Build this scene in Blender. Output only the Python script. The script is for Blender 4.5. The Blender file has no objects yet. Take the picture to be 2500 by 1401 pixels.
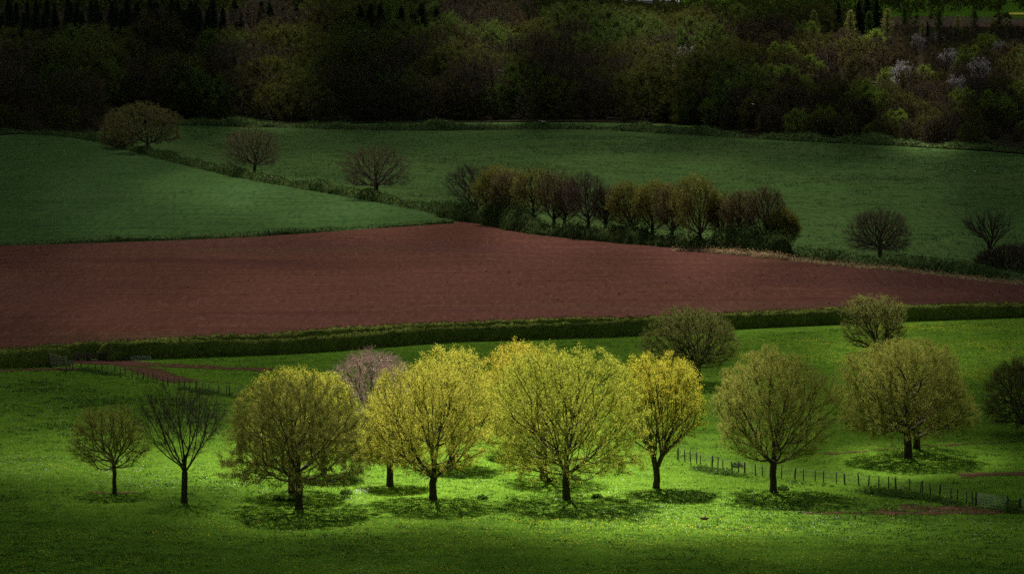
import bpy, math, random
import numpy as np
from mathutils import Vector, Matrix
from mathutils.geometry import delaunay_2d_cdt

SC = bpy.context.scene
COL = SC.collection
R = math.radians
rng = np.random.default_rng(11)
random.seed(5)

# ------------------------------------------------------------------ camera
F, CX, CY, HOR, CAMH = 9000.0, 1250.0, 700.5, -30.0, 50.0
PITCH = math.atan((CY - HOR) / F)
cam = bpy.data.cameras.new("camera")
cam.sensor_width = 36.0
cam.lens = F / 2500.0 * 36.0
cam.clip_start, cam.clip_end = 1.0, 20000.0
cam_o = bpy.data.objects.new("camera", cam)
COL.objects.link(cam_o)
cam_o.location = (0, 0, CAMH)
cam_o.rotation_euler = (math.pi / 2 - PITCH, 0, 0)
SC.camera = cam_o

# ------------------------------------------------------------------ sky, sun, exposure
SUN_EL, SUN_AZ = R(54), R(10)               # azimuth measured from straight ahead towards the west (-X)
SUN = np.array([-math.sin(SUN_AZ) * math.cos(SUN_EL), math.cos(SUN_AZ) * math.cos(SUN_EL), math.sin(SUN_EL)])
w = bpy.data.worlds.new("World")
SC.world = w
w.use_nodes = True
nt = w.node_tree
sky = nt.nodes.new("ShaderNodeTexSky")
sky.sky_type = 'NISHITA'
sky.sun_disc = False
sky.sun_elevation = SUN_EL
sky.sun_rotation = -SUN_AZ
bg = nt.nodes["Background"]
bg.inputs[1].default_value = 0.05
nt.links.new(sky.outputs[0], bg.inputs[0])
sl = bpy.data.lights.new("sun", 'SUN')
sl.energy = 5.0
sl.angle = R(0.5)
sl.color = (1.0, 0.95, 0.86)
so = bpy.data.objects.new("sun", sl)
COL.objects.link(so)
so.rotation_euler = Vector(SUN).to_track_quat('Z', 'Y').to_euler()
so.location = (0, 0, 900)
vs = SC.view_settings
vs.view_transform = 'Standard'
vs.look = 'None'
vs.gamma = 1.0
vs.use_curve_mapping = False
vs.exposure = 1.9
SC.cycles.use_denoising = False
SC.cycles.max_bounces = 6
SC.cycles.diffuse_bounces = 3
SC.cycles.transmission_bounces = 4
SC.cycles.transparent_max_bounces = 10
SC.cycles.sample_clamp_indirect = 0.10

# ------------------------------------------------------------------ terrain
def sstep(t):
    t = np.clip(t, 0, 1)
    return t * t * (3 - 2 * t)

def terrain(x, y):
    x = np.asarray(x, float); y = np.asarray(y, float)
    und = (0.28 * np.sin(x / 23 + 0.7) * np.sin(y / 31 + 0.4) + 0.16 * np.sin(x / 11 + y / 17) + 0.10 * np.sin(y / 9.0 - x / 29))
    und = und * sstep((y - 300) / 60) * 0.9 + und * 0.1
    d0 = np.interp(x, [-190, -150, -125, 0, 59, 88, 155, 260], [1240, 1290, 1362, 1385, 1370, 1240, 1130, 1060])
    s = np.interp(x, [-200, -60, 60, 150], [0.118, 0.112, 0.10, 0.064])
    t = np.maximum(y - d0, 0)
    ramp = s * 350 * (1 - np.exp(-t / 350)) * sstep(t / 60)
    far = 75 * sstep((y - 3300) / 1700)
    near = 46 * np.clip(1 - y / 250, 0, 2) ** 2
    return und + ramp + far + near

fw = np.array([0, math.cos(PITCH), -math.sin(PITCH)])
up = np.array([0, math.sin(PITCH), math.cos(PITCH)])
_tt = np.concatenate([np.linspace(250, 1700, 5800), np.linspace(1701, 6500, 4800)])
def G(px, py):
    """the place on the ground seen at pixel px, py of the 2500 px wide photograph"""
    d = fw + (px - CX) / F * np.array([1, 0, 0]) + (CY - py) / F * up
    P = np.array([0, 0, CAMH]) + _tt[:, None] * d
    below = P[:, 2] < terrain(P[:, 0], P[:, 1])
    i = int(np.argmax(below)) if below.any() else len(_tt) - 1
    p = P[i]
    return np.array([p[0], p[1], float(terrain(p[0], p[1]))])
def at(px, y):
    """x at pixel column px and distance y"""
    return (px - CX) / F * y
def scale_at(p):
    return F / (p[1] * math.cos(PITCH) + (CAMH - p[2]) * math.sin(PITCH))
def PX(P):
    q = np.asarray(P) - np.array([0, 0, CAMH])
    dz = q @ fw
    return CX + F * q[..., 0] / dz, CY - F * (q @ up) / dz

# ------------------------------------------------------------------ mesh helpers
def mk(name, verts, faces, mat, parent=None, smooth=False, link=True, attrs=None):
    """verts (N,3); faces: list of int arrays (M,k)"""
    if not isinstance(faces, list):
        faces = [faces]
    faces = [np.asarray(f, np.int32) for f in faces if len(f)]
    me = bpy.data.meshes.new(name)
    me.vertices.add(len(verts))
    me.vertices.foreach_set("co", np.asarray(verts, np.float32).ravel())
    li = np.concatenate([f.ravel() for f in faces])
    tot = np.concatenate([np.full(len(f), f.shape[1], np.int32) for f in faces])
    st = np.concatenate([[0], np.cumsum(tot)[:-1]]).astype(np.int32)
    me.loops.add(len(li))
    me.loops.foreach_set("vertex_index", li)
    me.polygons.add(len(tot))
    me.polygons.foreach_set("loop_start", st)
    if smooth:
        me.polygons.foreach_set("use_smooth", np.ones(len(tot), bool))
    for k, v in (attrs or {}).items():
        a = me.attributes.new(k, 'FLOAT', 'POINT')
        a.data.foreach_set("value", np.asarray(v, np.float32))
    me.update(calc_edges=True)
    me.materials.append(mat)
    o = bpy.data.objects.new(name, me)
    if link:
        COL.objects.link(o)
    if parent is not None:
        o.parent = parent
    return o

def tag(o, label=None, cat=None, group=None, kind=None):
    if label: o["label"] = label
    if cat: o["category"] = cat
    if group: o["group"] = group
    if kind: o["kind"] = kind
    return o

def empty(name, loc, rz=0.0):
    o = bpy.data.objects.new(name, None)
    o.empty_display_size = 0.5
    COL.objects.link(o)
    o.location = [float(v) for v in loc]
    o.rotation_euler = (0, 0, rz)
    return o

def copy_tree(o, parent=None):
    c = o.copy()
    COL.objects.link(c)
    if parent is not None:
        c.parent = parent
    for ch in list(o.children):
        copy_tree(ch, c)
    return c

class MB:
    def __init__(self):
        self.v, self.f, self.n = [], [], 0
    def add(self, v, f):
        v = np.asarray(v, float)
        self.v.append(v)
        for q in (f if isinstance(f, list) else [f]):
            self.f.append(np.asarray(q, np.int32) + self.n)
        self.n += len(v)
    def box(self, c, s, rz=0.0):
        sx, sy, sz = np.array(s) / 2
        v = np.array([[x, y, z] for x in (-sx, sx) for y in (-sy, sy) for z in (-sz, sz)])
        ca, sa = math.cos(rz), math.sin(rz)
        v = np.stack([v[:, 0] * ca - v[:, 1] * sa, v[:, 0] * sa + v[:, 1] * ca, v[:, 2]], 1) + np.array(c)
        self.add(v, np.array([[0, 1, 3, 2], [4, 6, 7, 5], [0, 4, 5, 1], [2, 3, 7, 6], [0, 2, 6, 4], [1, 5, 7, 3]]))
    def tube(self, pts, rad, k=6, cap=True):
        v, f = tube(pts, rad, k)
        self.add(v, f)
        if cap:
            self.f.append(np.array([list(range(k))[::-1]]) + self.n - len(v))
            self.f.append(np.array([list(range(len(v) - k, len(v)))]) + self.n - len(v))
    def build(self, name, mat, parent=None, smooth=False, link=True):
        by = {}
        for q in self.f:
            by.setdefault(q.shape[1], []).append(q)
        return mk(name, np.concatenate(self.v), [np.concatenate(q) for q in by.values()], mat, parent, smooth, link)

def tube(pts, rad, k):
    pts = np.asarray(pts, float)
    n = len(pts)
    rad = np.broadcast_to(np.asarray(rad, float), (n,))
    t = np.gradient(pts, axis=0) if n > 1 else np.array([[0, 0, 1.0]])
    t /= np.linalg.norm(t, axis=1, keepdims=True) + 1e-9
    ref = np.array([0.31, 0.95, 0.05]) if abs(t[0] @ np.array([0.31, 0.95, 0.05])) < 0.9 else np.array([1.0, 0, 0])
    u = np.cross(t, ref); u /= np.linalg.norm(u, axis=1, keepdims=True) + 1e-9
    v = np.cross(t, u)
    a = np.arange(k) * 2 * math.pi / k
    ring = (u[:, None, :] * np.cos(a)[None, :, None] + v[:, None, :] * np.sin(a)[None, :, None]) * rad[:, None, None] + pts[:, None, :]
    i = np.arange(n - 1)[:, None] * k
    j = np.arange(k)[None, :]
    jn = (j + 1) % k
    f = np.stack([i + j, i + jn, i + k + jn, i + k + j], -1).reshape(-1, 4)
    return ring.reshape(-1, 3), f

def unit(v):
    return v / (np.linalg.norm(v, axis=-1, keepdims=True) + 1e-9)

def leaf_quads(C, size, up_bias=0.0, aspect=0.62, r=rng):
    """a four-cornered leaf at each centre"""
    n = len(C)
    u = r.normal(size=(n, 3)); u = unit(u)
    w_ = r.normal(size=(n, 3)); w_[:, 2] *= (1 - up_bias)
    v = unit(np.cross(u, w_))
    s = np.broadcast_to(size, (n,))[:, None] * r.uniform(0.65, 1.25, (n, 1))
    V = np.stack([C - u * s * .5, C + v * s * .5 * aspect, C + u * s * .5, C - v * s * .5 * aspect], 1).reshape(-1, 3)
    Fq = np.arange(4 * n, dtype=np.int32).reshape(-1, 4)
    return V, Fq

# ------------------------------------------------------------------ materials
MATS = {}
def newmat(name):
    m = bpy.data.materials.new(name)
    m.use_nodes = True
    n = m.node_tree
    for x in list(n.nodes):
        n.nodes.remove(x)
    out = n.nodes.new("ShaderNodeOutputMaterial")
    return m, n, out
def N(n, t, **kw):
    x = n.nodes.new(t)
    for k, v in kw.items():
        if k.startswith("i_"):
            x.inputs[int(k[2:])].default_value = v
        else:
            setattr(x, k, v)
    return x
def rgb(c):
    return (c[0], c[1], c[2], 1.0)
def ramp(n, src, stops):
    r_ = N(n, "ShaderNodeValToRGB")
    e = r_.color_ramp.elements
    while len(e) < len(stops):
        e.new(0.5)
    for el, (p, c) in zip(e, stops):
        el.position = p
        el.color = rgb(c)
    n.links.new(src, r_.inputs[0])
    return r_.outputs[0]

def leaf_mat(name, cols, trans=0.5, tcol=None, gloss=0.0, clump=2.5):
    """cols: 3 colours; each leaf its own mix, with broader patches over the crown"""
    m, n, out = newmat(name)
    geo = N(n, "ShaderNodeNewGeometry")
    oi = N(n, "ShaderNodeObjectInfo")
    tc = N(n, "ShaderNodeTexCoord")
    no = N(n, "ShaderNodeTexNoise"); no.inputs["Scale"].default_value = 1.0 / clump; no.inputs["Detail"].default_value = 2
    n.links.new(tc.outputs["Object"], no.inputs["Vector"])
    a = N(n, "ShaderNodeMath", operation='MULTIPLY'); a.inputs[1].default_value = 0.45
    n.links.new(geo.outputs["Random Per Island"], a.inputs[0])
    b = N(n, "ShaderNodeMath", operation='MULTIPLY_ADD'); b.inputs[1].default_value = 0.7
    n.links.new(no.outputs[0], b.inputs[0]); n.links.new(a.outputs[0], b.inputs[2])
    c = N(n, "ShaderNodeMath", operation='MULTIPLY_ADD'); c.inputs[1].default_value = 0.25
    n.links.new(oi.outputs["Random"], c.inputs[0]); n.links.new(b.outputs[0], c.inputs[2])
    col = ramp(n, c.outputs[0], [(0.25, cols[0]), (0.6, cols[1]), (1.0, cols[2])])
    d = N(n, "ShaderNodeBsdfDiffuse"); n.links.new(col, d.inputs[0])
    t = N(n, "ShaderNodeBsdfTranslucent")
    if tcol:
        mx = N(n, "ShaderNodeMix", data_type='RGBA', blend_type='MULTIPLY'); mx.inputs[0].default_value = 1.0
        n.links.new(col, mx.inputs[6]); mx.inputs[7].default_value = rgb(tcol)
        n.links.new(mx.outputs[2], t.inputs[0])
    else:
        n.links.new(col, t.inputs[0])
    s = N(n, "ShaderNodeMixShader"); s.inputs[0].default_value = trans
    n.links.new(d.outputs[0], s.inputs[1]); n.links.new(t.outputs[0], s.inputs[2])
    fin = s
    if gloss:
        g = N(n, "ShaderNodeBsdfGlossy"); g.inputs["Roughness"].default_value = 0.35
        g.inputs[0].default_value = (0.8, 0.8, 0.8, 1)
        s2 = N(n, "ShaderNodeMixShader"); s2.inputs[0].default_value = gloss
        n.links.new(s.outputs[0], s2.inputs[1]); n.links.new(g.outputs[0], s2.inputs[2])
        fin = s2
    n.links.new(fin.outputs[0], out.inputs[0])
    return m

def rough_mat(name, c1, c2, scale=3.0, rough=0.9, stretch=(1, 1, 1), bump=0.0, bscale=None):
    m, n, out = newmat(name)
    tc = N(n, "ShaderNodeTexCoord")
    mp = N(n, "ShaderNodeMapping"); mp.inputs["Scale"].default_value = stretch
    n.links.new(tc.outputs["Object"], mp.inputs[0])
    no = N(n, "ShaderNodeTexNoise"); no.inputs["Scale"].default_value = scale; no.inputs["Detail"].default_value = 6
    n.links.new(mp.outputs[0], no.inputs["Vector"])
    col = ramp(n, no.outputs[0], [(0.3, c1), (0.7, c2)])
    p = N(n, "ShaderNodeBsdfPrincipled"); p.inputs["Roughness"].default_value = rough
    p.inputs["Specular IOR Level"].default_value = 0.2
    n.links.new(col, p.inputs["Base Color"])
    if bump:
        nb = N(n, "ShaderNodeTexNoise"); nb.inputs["Scale"].default_value = bscale or scale * 4; nb.inputs["Detail"].default_value = 4
        n.links.new(mp.outputs[0], nb.inputs["Vector"])
        bp = N(n, "ShaderNodeBump"); bp.inputs["Strength"].default_value = bump; bp.inputs["Distance"].default_value = 0.1
        n.links.new(nb.outputs[0], bp.inputs["Height"]); n.links.new(bp.outputs[0], p.inputs["Normal"])
    n.links.new(p.outputs[0], out.inputs[0])
    return m

def field_mat(name, layers, base, bump=0.6, bstretch=(0.25, 1.0, 1), bscale=1.2, bdist=0.25, lines=None):
    """grass or soil: a base colour pair and layers of (scale, stretch, lo, hi, colour, strength) patches, in world metres"""
    m, n, out = newmat(name)
    tc = N(n, "ShaderNodeTexCoord")
    def tex(scale, stretch, detail=5, rot=0.0):
        mp = N(n, "ShaderNodeMapping"); mp.inputs["Scale"].default_value = stretch; mp.inputs["Rotation"].default_value = (0, 0, rot)
        n.links.new(tc.outputs["Object"], mp.inputs[0])
        no = N(n, "ShaderNodeTexNoise"); no.inputs["Scale"].default_value = scale; no.inputs["Detail"].default_value = detail
        n.links.new(mp.outputs[0], no.inputs["Vector"])
        return no.outputs[0]
    col = ramp(n, tex(base[0], base[1]), [(0.32, base[2]), (0.68, base[3])])
    for sc_, st_, lo, hi, c, k in layers:
        fac = ramp(n, tex(sc_, st_), [(lo, (0, 0, 0)), (hi, (k, k, k))])
        mx = N(n, "ShaderNodeMix", data_type='RGBA'); mx.inputs[7].default_value = rgb(c)
        n.links.new(fac, mx.inputs[0]); n.links.new(col, mx.inputs[6])
        col = mx.outputs[2]
    h = tex(bscale, bstretch, 6)
    if lines:
        rot, per, k = lines
        mp = N(n, "ShaderNodeMapping"); mp.inputs["Rotation"].default_value = (0, 0, rot)
        n.links.new(tc.outputs["Object"], mp.inputs[0])
        wv = N(n, "ShaderNodeTexWave", bands_direction='Y'); wv.inputs["Scale"].default_value = 0.314 / per * 1.0
        wv.inputs["Distortion"].default_value = 1.6; wv.inputs["Detail"].default_value = 3; wv.inputs["Detail Scale"].default_value = 0.4
        n.links.new(mp.outputs[0], wv.inputs["Vector"])
        ad = N(n, "ShaderNodeMath", operation='MULTIPLY_ADD'); ad.inputs[1].default_value = k
        n.links.new(wv.outputs[1], ad.inputs[0]); n.links.new(h, ad.inputs[2])
        h = ad.outputs[0]
    p = N(n, "ShaderNodeBsdfDiffuse"); p.inputs["Roughness"].default_value = 0.5
    n.links.new(col, p.inputs[0])
    bp = N(n, "ShaderNodeBump"); bp.inputs["Strength"].default_value = bump; bp.inputs["Distance"].default_value = bdist
    n.links.new(h, bp.inputs["Height"]); n.links.new(bp.outputs[0], p.inputs["Normal"])
    n.links.new(p.outputs[0], out.inputs[0])
    return m

M_bark = rough_mat("bark", (0.030, 0.022, 0.017), (0.075, 0.058, 0.045), 6.0, 0.95, (1, 1, 0.25), 0.6)
M_bark_grey = rough_mat("grey bark", (0.05, 0.042, 0.036), (0.11, 0.095, 0.085), 6.0, 0.95, (1, 1, 0.3), 0.6)
M_twig = leaf_mat("bare twigs", [(0.055, 0.042, 0.035), (0.10, 0.075, 0.06), (0.16, 0.12, 0.095)], 0.15)
M_twig_olive = leaf_mat("olive young shoots", [(0.055, 0.06, 0.014), (0.09, 0.10, 0.016), (0.14, 0.14, 0.026)], 0.2)
M_twig_pink = leaf_mat("pink budding twigs", [(0.20, 0.13, 0.12), (0.32, 0.22, 0.20), (0.46, 0.33, 0.30)], 0.35)
M_twig_brown = leaf_mat("brown budding twigs", [(0.075, 0.048, 0.025), (0.14, 0.088, 0.045), (0.20, 0.13, 0.06)], 0.25)
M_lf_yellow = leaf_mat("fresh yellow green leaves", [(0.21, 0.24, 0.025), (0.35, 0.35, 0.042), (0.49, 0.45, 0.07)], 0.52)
M_lf_green = leaf_mat("bright lime leaves", [(0.19, 0.24, 0.025), (0.32, 0.35, 0.04), (0.46, 0.43, 0.07)], 0.52)
M_lf_gold = leaf_mat("golden opening leaves", [(0.26, 0.24, 0.025), (0.40, 0.35, 0.04), (0.52, 0.43, 0.06)], 0.5)
M_lf_amber = leaf_mat("amber tipped leaves", [(0.22, 0.25, 0.02), (0.37, 0.37, 0.035), (0.52, 0.44, 0.055)], 0.52)
M_lf_olive = leaf_mat("olive spring leaves", [(0.19, 0.27, 0.004), (0.33, 0.43, 0.006), (0.47, 0.56, 0.012)], 0.66)
M_lf_sage = leaf_mat("sage spring leaves", [(0.17, 0.18, 0.05), (0.28, 0.285, 0.08), (0.40, 0.38, 0.12)], 0.5)
M_lf_brown = leaf_mat("bronze opening leaves", [(0.14, 0.12, 0.03), (0.23, 0.195, 0.045), (0.32, 0.27, 0.06)], 0.45)
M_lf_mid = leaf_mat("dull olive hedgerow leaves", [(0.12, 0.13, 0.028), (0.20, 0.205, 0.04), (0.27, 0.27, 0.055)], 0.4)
M_lf_mid2 = leaf_mat("grey brown hedgerow buds", [(0.13, 0.115, 0.045), (0.21, 0.185, 0.07), (0.29, 0.26, 0.10)], 0.3)
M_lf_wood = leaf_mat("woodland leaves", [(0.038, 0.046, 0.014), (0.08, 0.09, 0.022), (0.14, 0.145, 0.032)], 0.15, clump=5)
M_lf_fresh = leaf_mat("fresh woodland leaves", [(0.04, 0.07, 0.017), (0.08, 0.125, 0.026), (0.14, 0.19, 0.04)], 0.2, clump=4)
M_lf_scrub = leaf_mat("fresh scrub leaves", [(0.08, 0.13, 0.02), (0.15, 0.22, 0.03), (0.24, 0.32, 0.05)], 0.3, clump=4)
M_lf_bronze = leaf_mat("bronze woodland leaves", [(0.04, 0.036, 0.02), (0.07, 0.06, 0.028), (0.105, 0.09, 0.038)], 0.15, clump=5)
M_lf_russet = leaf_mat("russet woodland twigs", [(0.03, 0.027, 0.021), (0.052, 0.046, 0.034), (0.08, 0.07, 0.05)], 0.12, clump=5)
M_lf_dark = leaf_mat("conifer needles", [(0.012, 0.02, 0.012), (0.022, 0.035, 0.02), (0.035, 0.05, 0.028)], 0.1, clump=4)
M_blossom = leaf_mat("white blossom", [(0.20, 0.185, 0.19), (0.30, 0.28, 0.29), (0.42, 0.395, 0.40)], 0.4)
M_hedge = leaf_mat("clipped hedge leaves", [(0.04, 0.06, 0.014), (0.085, 0.11, 0.022), (0.15, 0.17, 0.035)], 0.08, clump=3)
M_rank = leaf_mat("rank grass and bramble", [(0.03, 0.055, 0.018), (0.055, 0.095, 0.03), (0.10, 0.14, 0.042)], 0.15, clump=4)
M_tuss = leaf_mat("meadow tussock grass", [(0.045, 0.085, 0.032), (0.06, 0.11, 0.04), (0.08, 0.14, 0.045)], 0.35, clump=4)
M_straw = leaf_mat("dead straw grass", [(0.16, 0.10, 0.05), (0.26, 0.17, 0.09), (0.36, 0.26, 0.14)], 0.4)
M_ivy = leaf_mat("dark understorey leaves", [(0.02, 0.035, 0.014), (0.04, 0.065, 0.022), (0.07, 0.095, 0.03)], 0.3, clump=3)

# ------------------------------------------------------------------ ground and fields
GRASS1, GRASS2 = (0.078, 0.165, 0.014), (0.130, 0.245, 0.024)
M_pasture = field_mat("pasture grass",
    [(0.035, (0.6, 1, 1), 0.42, 0.72, (0.13, 0.24, 0.022), 0.7),
     (0.16, (0.5, 1, 1), 0.55, 0.75, (0.035, 0.095, 0.014), 0.75),
     (0.9, (0.5, 1, 1), 0.58, 0.72, (0.030, 0.080, 0.012), 0.6),
     (2.2, (1, 0.35, 1), 0.55, 0.75, (0.19, 0.27, 0.04), 0.6), (1.4, (1, 0.3, 1), 0.50, 0.72, (0.05, 0.10, 0.012), 0.65)],
    (0.35, (0.5, 1, 1), GRASS1, GRASS2), bump=0.8, bscale=1.6, bdist=0.22)
M_meadow = field_mat("upland meadow grass",
    [(0.012, (0.7, 1, 1), 0.40, 0.70, (0.076, 0.110, 0.032), 0.7),
     (0.12, (0.35, 1, 1), 0.58, 0.70, (0.035, 0.065, 0.024), 0.7),
     (0.05, (0.3, 1, 1), 0.5, 0.8, (0.10, 0.14, 0.045), 0.5),
     (0.8, (1, 0.12, 1), 0.48, 0.72, (0.030, 0.055, 0.020), 0.7), (0.9, (0.9, 0.12, 1), 0.58, 0.76, (0.10, 0.16, 0.055), 0.6)],
    (0.25, (0.4, 1, 1), (0.060, 0.116, 0.030), (0.087, 0.155, 0.041)), bump=0.8, bscale=0.45, bdist=0.5)
M_crop = field_mat("young cereal crop",
    [(0.015, (0.6, 1, 1), 0.40, 0.70, (0.074, 0.130, 0.040), 0.7),
     (0.22, (0.2, 1, 1), 0.52, 0.7, (0.030, 0.062, 0.024), 0.7),
     (0.9, (1, 0.12, 1), 0.46, 0.72, (0.026, 0.054, 0.020), 0.7), (1.1, (0.9, 0.12, 1), 0.56, 0.76, (0.085, 0.15, 0.055), 0.6)],
    (0.2, (0.35, 1, 1), (0.051, 0.103, 0.027), (0.072, 0.135, 0.037)), bump=0.7, bscale=0.7, bdist=0.35, lines=(R(-20), 3.0, 0.35))
M_soil = field_mat("red tilled soil",
    [(0.022, (0.35, 1, 1), 0.45, 0.75, (0.125, 0.052, 0.050), 0.6),
     (0.03, (0.25, 1, 1), 0.56, 0.74, (0.105, 0.078, 0.038), 0.55),
     (0.35, (0.06, 1, 1), 0.56, 0.74, (0.090, 0.040, 0.036), 0.6),
     (1.0, (1.1, 0.14, 1), 0.40, 0.70, (0.080, 0.032, 0.024), 0.5),
     (1.5, (1.2, 0.15, 1), 0.56, 0.76, (0.22, 0.11, 0.09), 0.7),
     (0.018, (0.35, 1.3, 1), 0.60, 0.70, (0.085, 0.036, 0.030), 0.55),
     (0.14, (0.08, 1, 1), 0.56, 0.70, (0.085, 0.034, 0.027), 0.4)],
    (0.5, (0.10, 1, 1), (0.122, 0.050, 0.034), (0.172, 0.071, 0.049)), bump=0.9, bscale=2.4, bstretch=(0.3, 1, 1), bdist=0.2, lines=(R(-4), 1.1, 0.5))
M_farsoil = field_mat("distant red soil", [(0.02, (0.2, 1, 1), 0.45, 0.65, (0.11, 0.13, 0.055), 0.9)], (0.03, (0.2, 1, 1), (0.15, 0.07, 0.06), (0.19, 0.09, 0.08)), bump=0.2)
M_fargrass = field_mat("distant green field", [], (0.02, (0.3, 1, 1), (0.05, 0.12, 0.035), (0.08, 0.16, 0.05)), bump=0.2)
M_rape = rough_mat("flowering rape crop", (0.55, 0.48, 0.02), (0.72, 0.60, 0.03), 0.05)

def axis(parts):
    return np.unique(np.concatenate([np.arange(a, b, s) for a, b, s in parts]))
gx = axis([(-4000, -1200, 200), (-1200, -400, 50), (-400, -200, 12), (-200, 200, 4), (200, 400, 12), (400, 1200, 50), (1200, 4001, 200)])
gy = axis([(-400, 250, 25), (250, 1460, 4), (1460, 2600, 16), (2600, 6500, 60), (6500, 9001, 250)])
XX, YY = np.meshgrid(gx, gy)
V = np.stack([XX, YY, terrain(XX, YY)], -1).reshape(-1, 3)
nx, ny = len(gx), len(gy)
i0 = (np.arange(ny - 1)[:, None] * nx + np.arange(nx - 1)[None, :]).ravel()
Fg = np.stack([i0, i0 + 1, i0 + nx + 1, i0 + nx], 1)
M_floor = field_mat("woodland leaf litter", [(0.2, (1, 1, 1), 0.5, 0.7, (0.02, 0.035, 0.012), 0.8)], (0.3, (1, 1, 1), (0.022, 0.018, 0.012), (0.05, 0.036, 0.024)), bump=0.8, bdist=0.4, bscale=1.0)
tag(mk("ground", V, Fg, M_pasture, smooth=True), "green cattle pasture and rolling land under the whole scene", "ground", kind="structure")

def smooth_line(pts, n=12):
    """a softly curved line through pixel points"""
    pts = np.array(pts, float)
    out = []
    for i in range(len(pts) - 1):
        p0, p1, p2, p3 = pts[max(i - 1, 0)], pts[i], pts[i + 1], pts[min(i + 2, len(pts) - 1)]
        for t in np.linspace(0, 1, n, endpoint=False):
            out.append(0.5 * ((2 * p1) + (-p0 + p2) * t + (2 * p0 - 5 * p1 + 4 * p2 - p3) * t * t + (-p0 + 3 * p1 - 3 * p2 + p3) * t ** 3))
    out.append(pts[-1])
    return np.array(out)

def inside(poly, x, y):
    c = np.zeros(len(x), bool)
    n = len(poly)
    for i in range(n):
        (x1, y1), (x2, y2) = poly[i], poly[i - 1]
        m = ((y1 > y) != (y2 > y)) & (x < (x2 - x1) * (y - y1) / (y2 - y1 + 1e-12) + x1)
        c ^= m
    return c

def field(name, edges, step, lift, mat, label, cat="field", jitter=0.0):
    px = np.concatenate([smooth_line(e, 8)[:-1] for e in edges])
    W = np.array([G(*p)[:2] for p in px])
    if jitter:
        W += rng.normal(size=W.shape) * jitter
    lo, hi = W.min(0), W.max(0)
    X, Y = np.meshgrid(np.arange(lo[0], hi[0], step), np.arange(lo[1], hi[1], step))
    q = np.stack([X.ravel(), Y.ravel()], 1)
    q = q[inside(W, q[:, 0], q[:, 1])]
    dmin = np.full(len(q), 1e9)
    for p in W:
        dmin = np.minimum(dmin, ((q - p) ** 2).sum(1))
    q = q[dmin > (step * 0.4) ** 2]
    n = len(W)
    vv = [Vector(p) for p in W] + [Vector(p) for p in q]
    res = delaunay_2d_cdt(vv, [(i, (i + 1) % n) for i in range(n)], [], 1, 1e-5)
    P = np.array([(v.x, v.y) for v in res[0]])
    tri = np.array([f for f in res[2] if len(f) == 3])
    a, b, c = P[tri[:, 0]], P[tri[:, 1]], P[tri[:, 2]]
    cr = (b - a)[:, 0] * (c - a)[:, 1] - (b - a)[:, 1] * (c - a)[:, 0]
    tri[cr < 0] = tri[cr < 0][:, ::-1]
    V = np.stack([P[:, 0], P[:, 1], terrain(P[:, 0], P[:, 1]) + lift], 1)
    return tag(mk(name, V, tri, mat, smooth=True), label, cat, kind="structure")

def woodland_floor():
    xs = np.arange(-520, 521, 6.0); ts = np.concatenate([np.arange(-14, 120, 5.0), np.arange(120, 1500, 12.0)])
    X, T = np.meshgrid(xs, ts)
    d0 = np.interp(X, [-190, -150, -125, 0, 59, 88, 155, 260], [1240, 1290, 1362, 1385, 1370, 1240, 1130, 1060])
    Y = d0 + T
    n, k = X.shape
    i = (np.arange(n - 1)[:, None] * k + np.arange(k - 1)[None, :]).ravel()
    V = np.stack([X, Y, terrain(X, Y) + 0.35], -1).reshape(-1, 3)
    tag(mk("woodland_floor", V, np.stack([i, i + 1, i + k + 1, i + k], 1), M_floor, smooth=True), "dark leaf litter under the wood", "ground", kind="structure")
woodland_floor()
L_HEDGE_BACK = [(-160, 858), (0, 850), (400, 835), (900, 800), (1400, 776), (1700, 765), (2000, 751), (2500, 737), (2660, 732)]
L_DIAG = [(-160, 322), (100, 330), (235, 345), (372, 381), (500, 413), (625, 440), (770, 465), (920, 492), (1040, 515), (1110, 532)]
L_ROW = [(1110, 532), (1200, 552), (1350, 578), (1560, 598), (1720, 612), (1930, 632), (2080, 648), (2240, 663), (2360, 677), (2500, 690), (2660, 706)]
L_REAR = [(-160, 892), (0, 888), (240, 871), (400, 861), (700, 849), (900, 835), (1100, 821), (1350, 812), (1600, 806), (1800, 795), (2000, 788), (2200, 780), (2500, 772), (2660, 766)]
L_CROP = [(-160, 606), (0, 601), (300, 592), (600, 580), (900, 560), (1110, 546)]
L_TOP = [(-160, 322), (235, 320), (430, 309), (700, 315), (1000, 322), (1400, 319), (1640, 330), (1900, 345), (2200, 360), (2500, 376), (2660, 386)]
field("upper_meadow", [[(x, y - (25 if 420 < x < 1700 else 4)) for x, y in L_TOP], [(2660, 381), (2660, 706)], L_ROW[::-1], L_DIAG[::-1]], 6, 0.05, M_meadow, "dull green sloping meadow below the dark wood")
field("crop_field", [L_DIAG, [(1110, 532), (1110, 546)], L_CROP[::-1], [(-160, 606), (-160, 322)]], 6, 0.06, M_crop, "blue green cereal field beside the red soil")
field("ploughed_field", [L_CROP, [(1110, 546), (1113, 540)], [(1113, 540)] + [(x, y + 1) for x, y in L_ROW[1:]], [(2660, 707), (2660, 766)], L_REAR[::-1], [(-160, 892), (-160, 606)]], 5, 0.07, M_soil, "bare red ploughed field across the middle")

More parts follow.
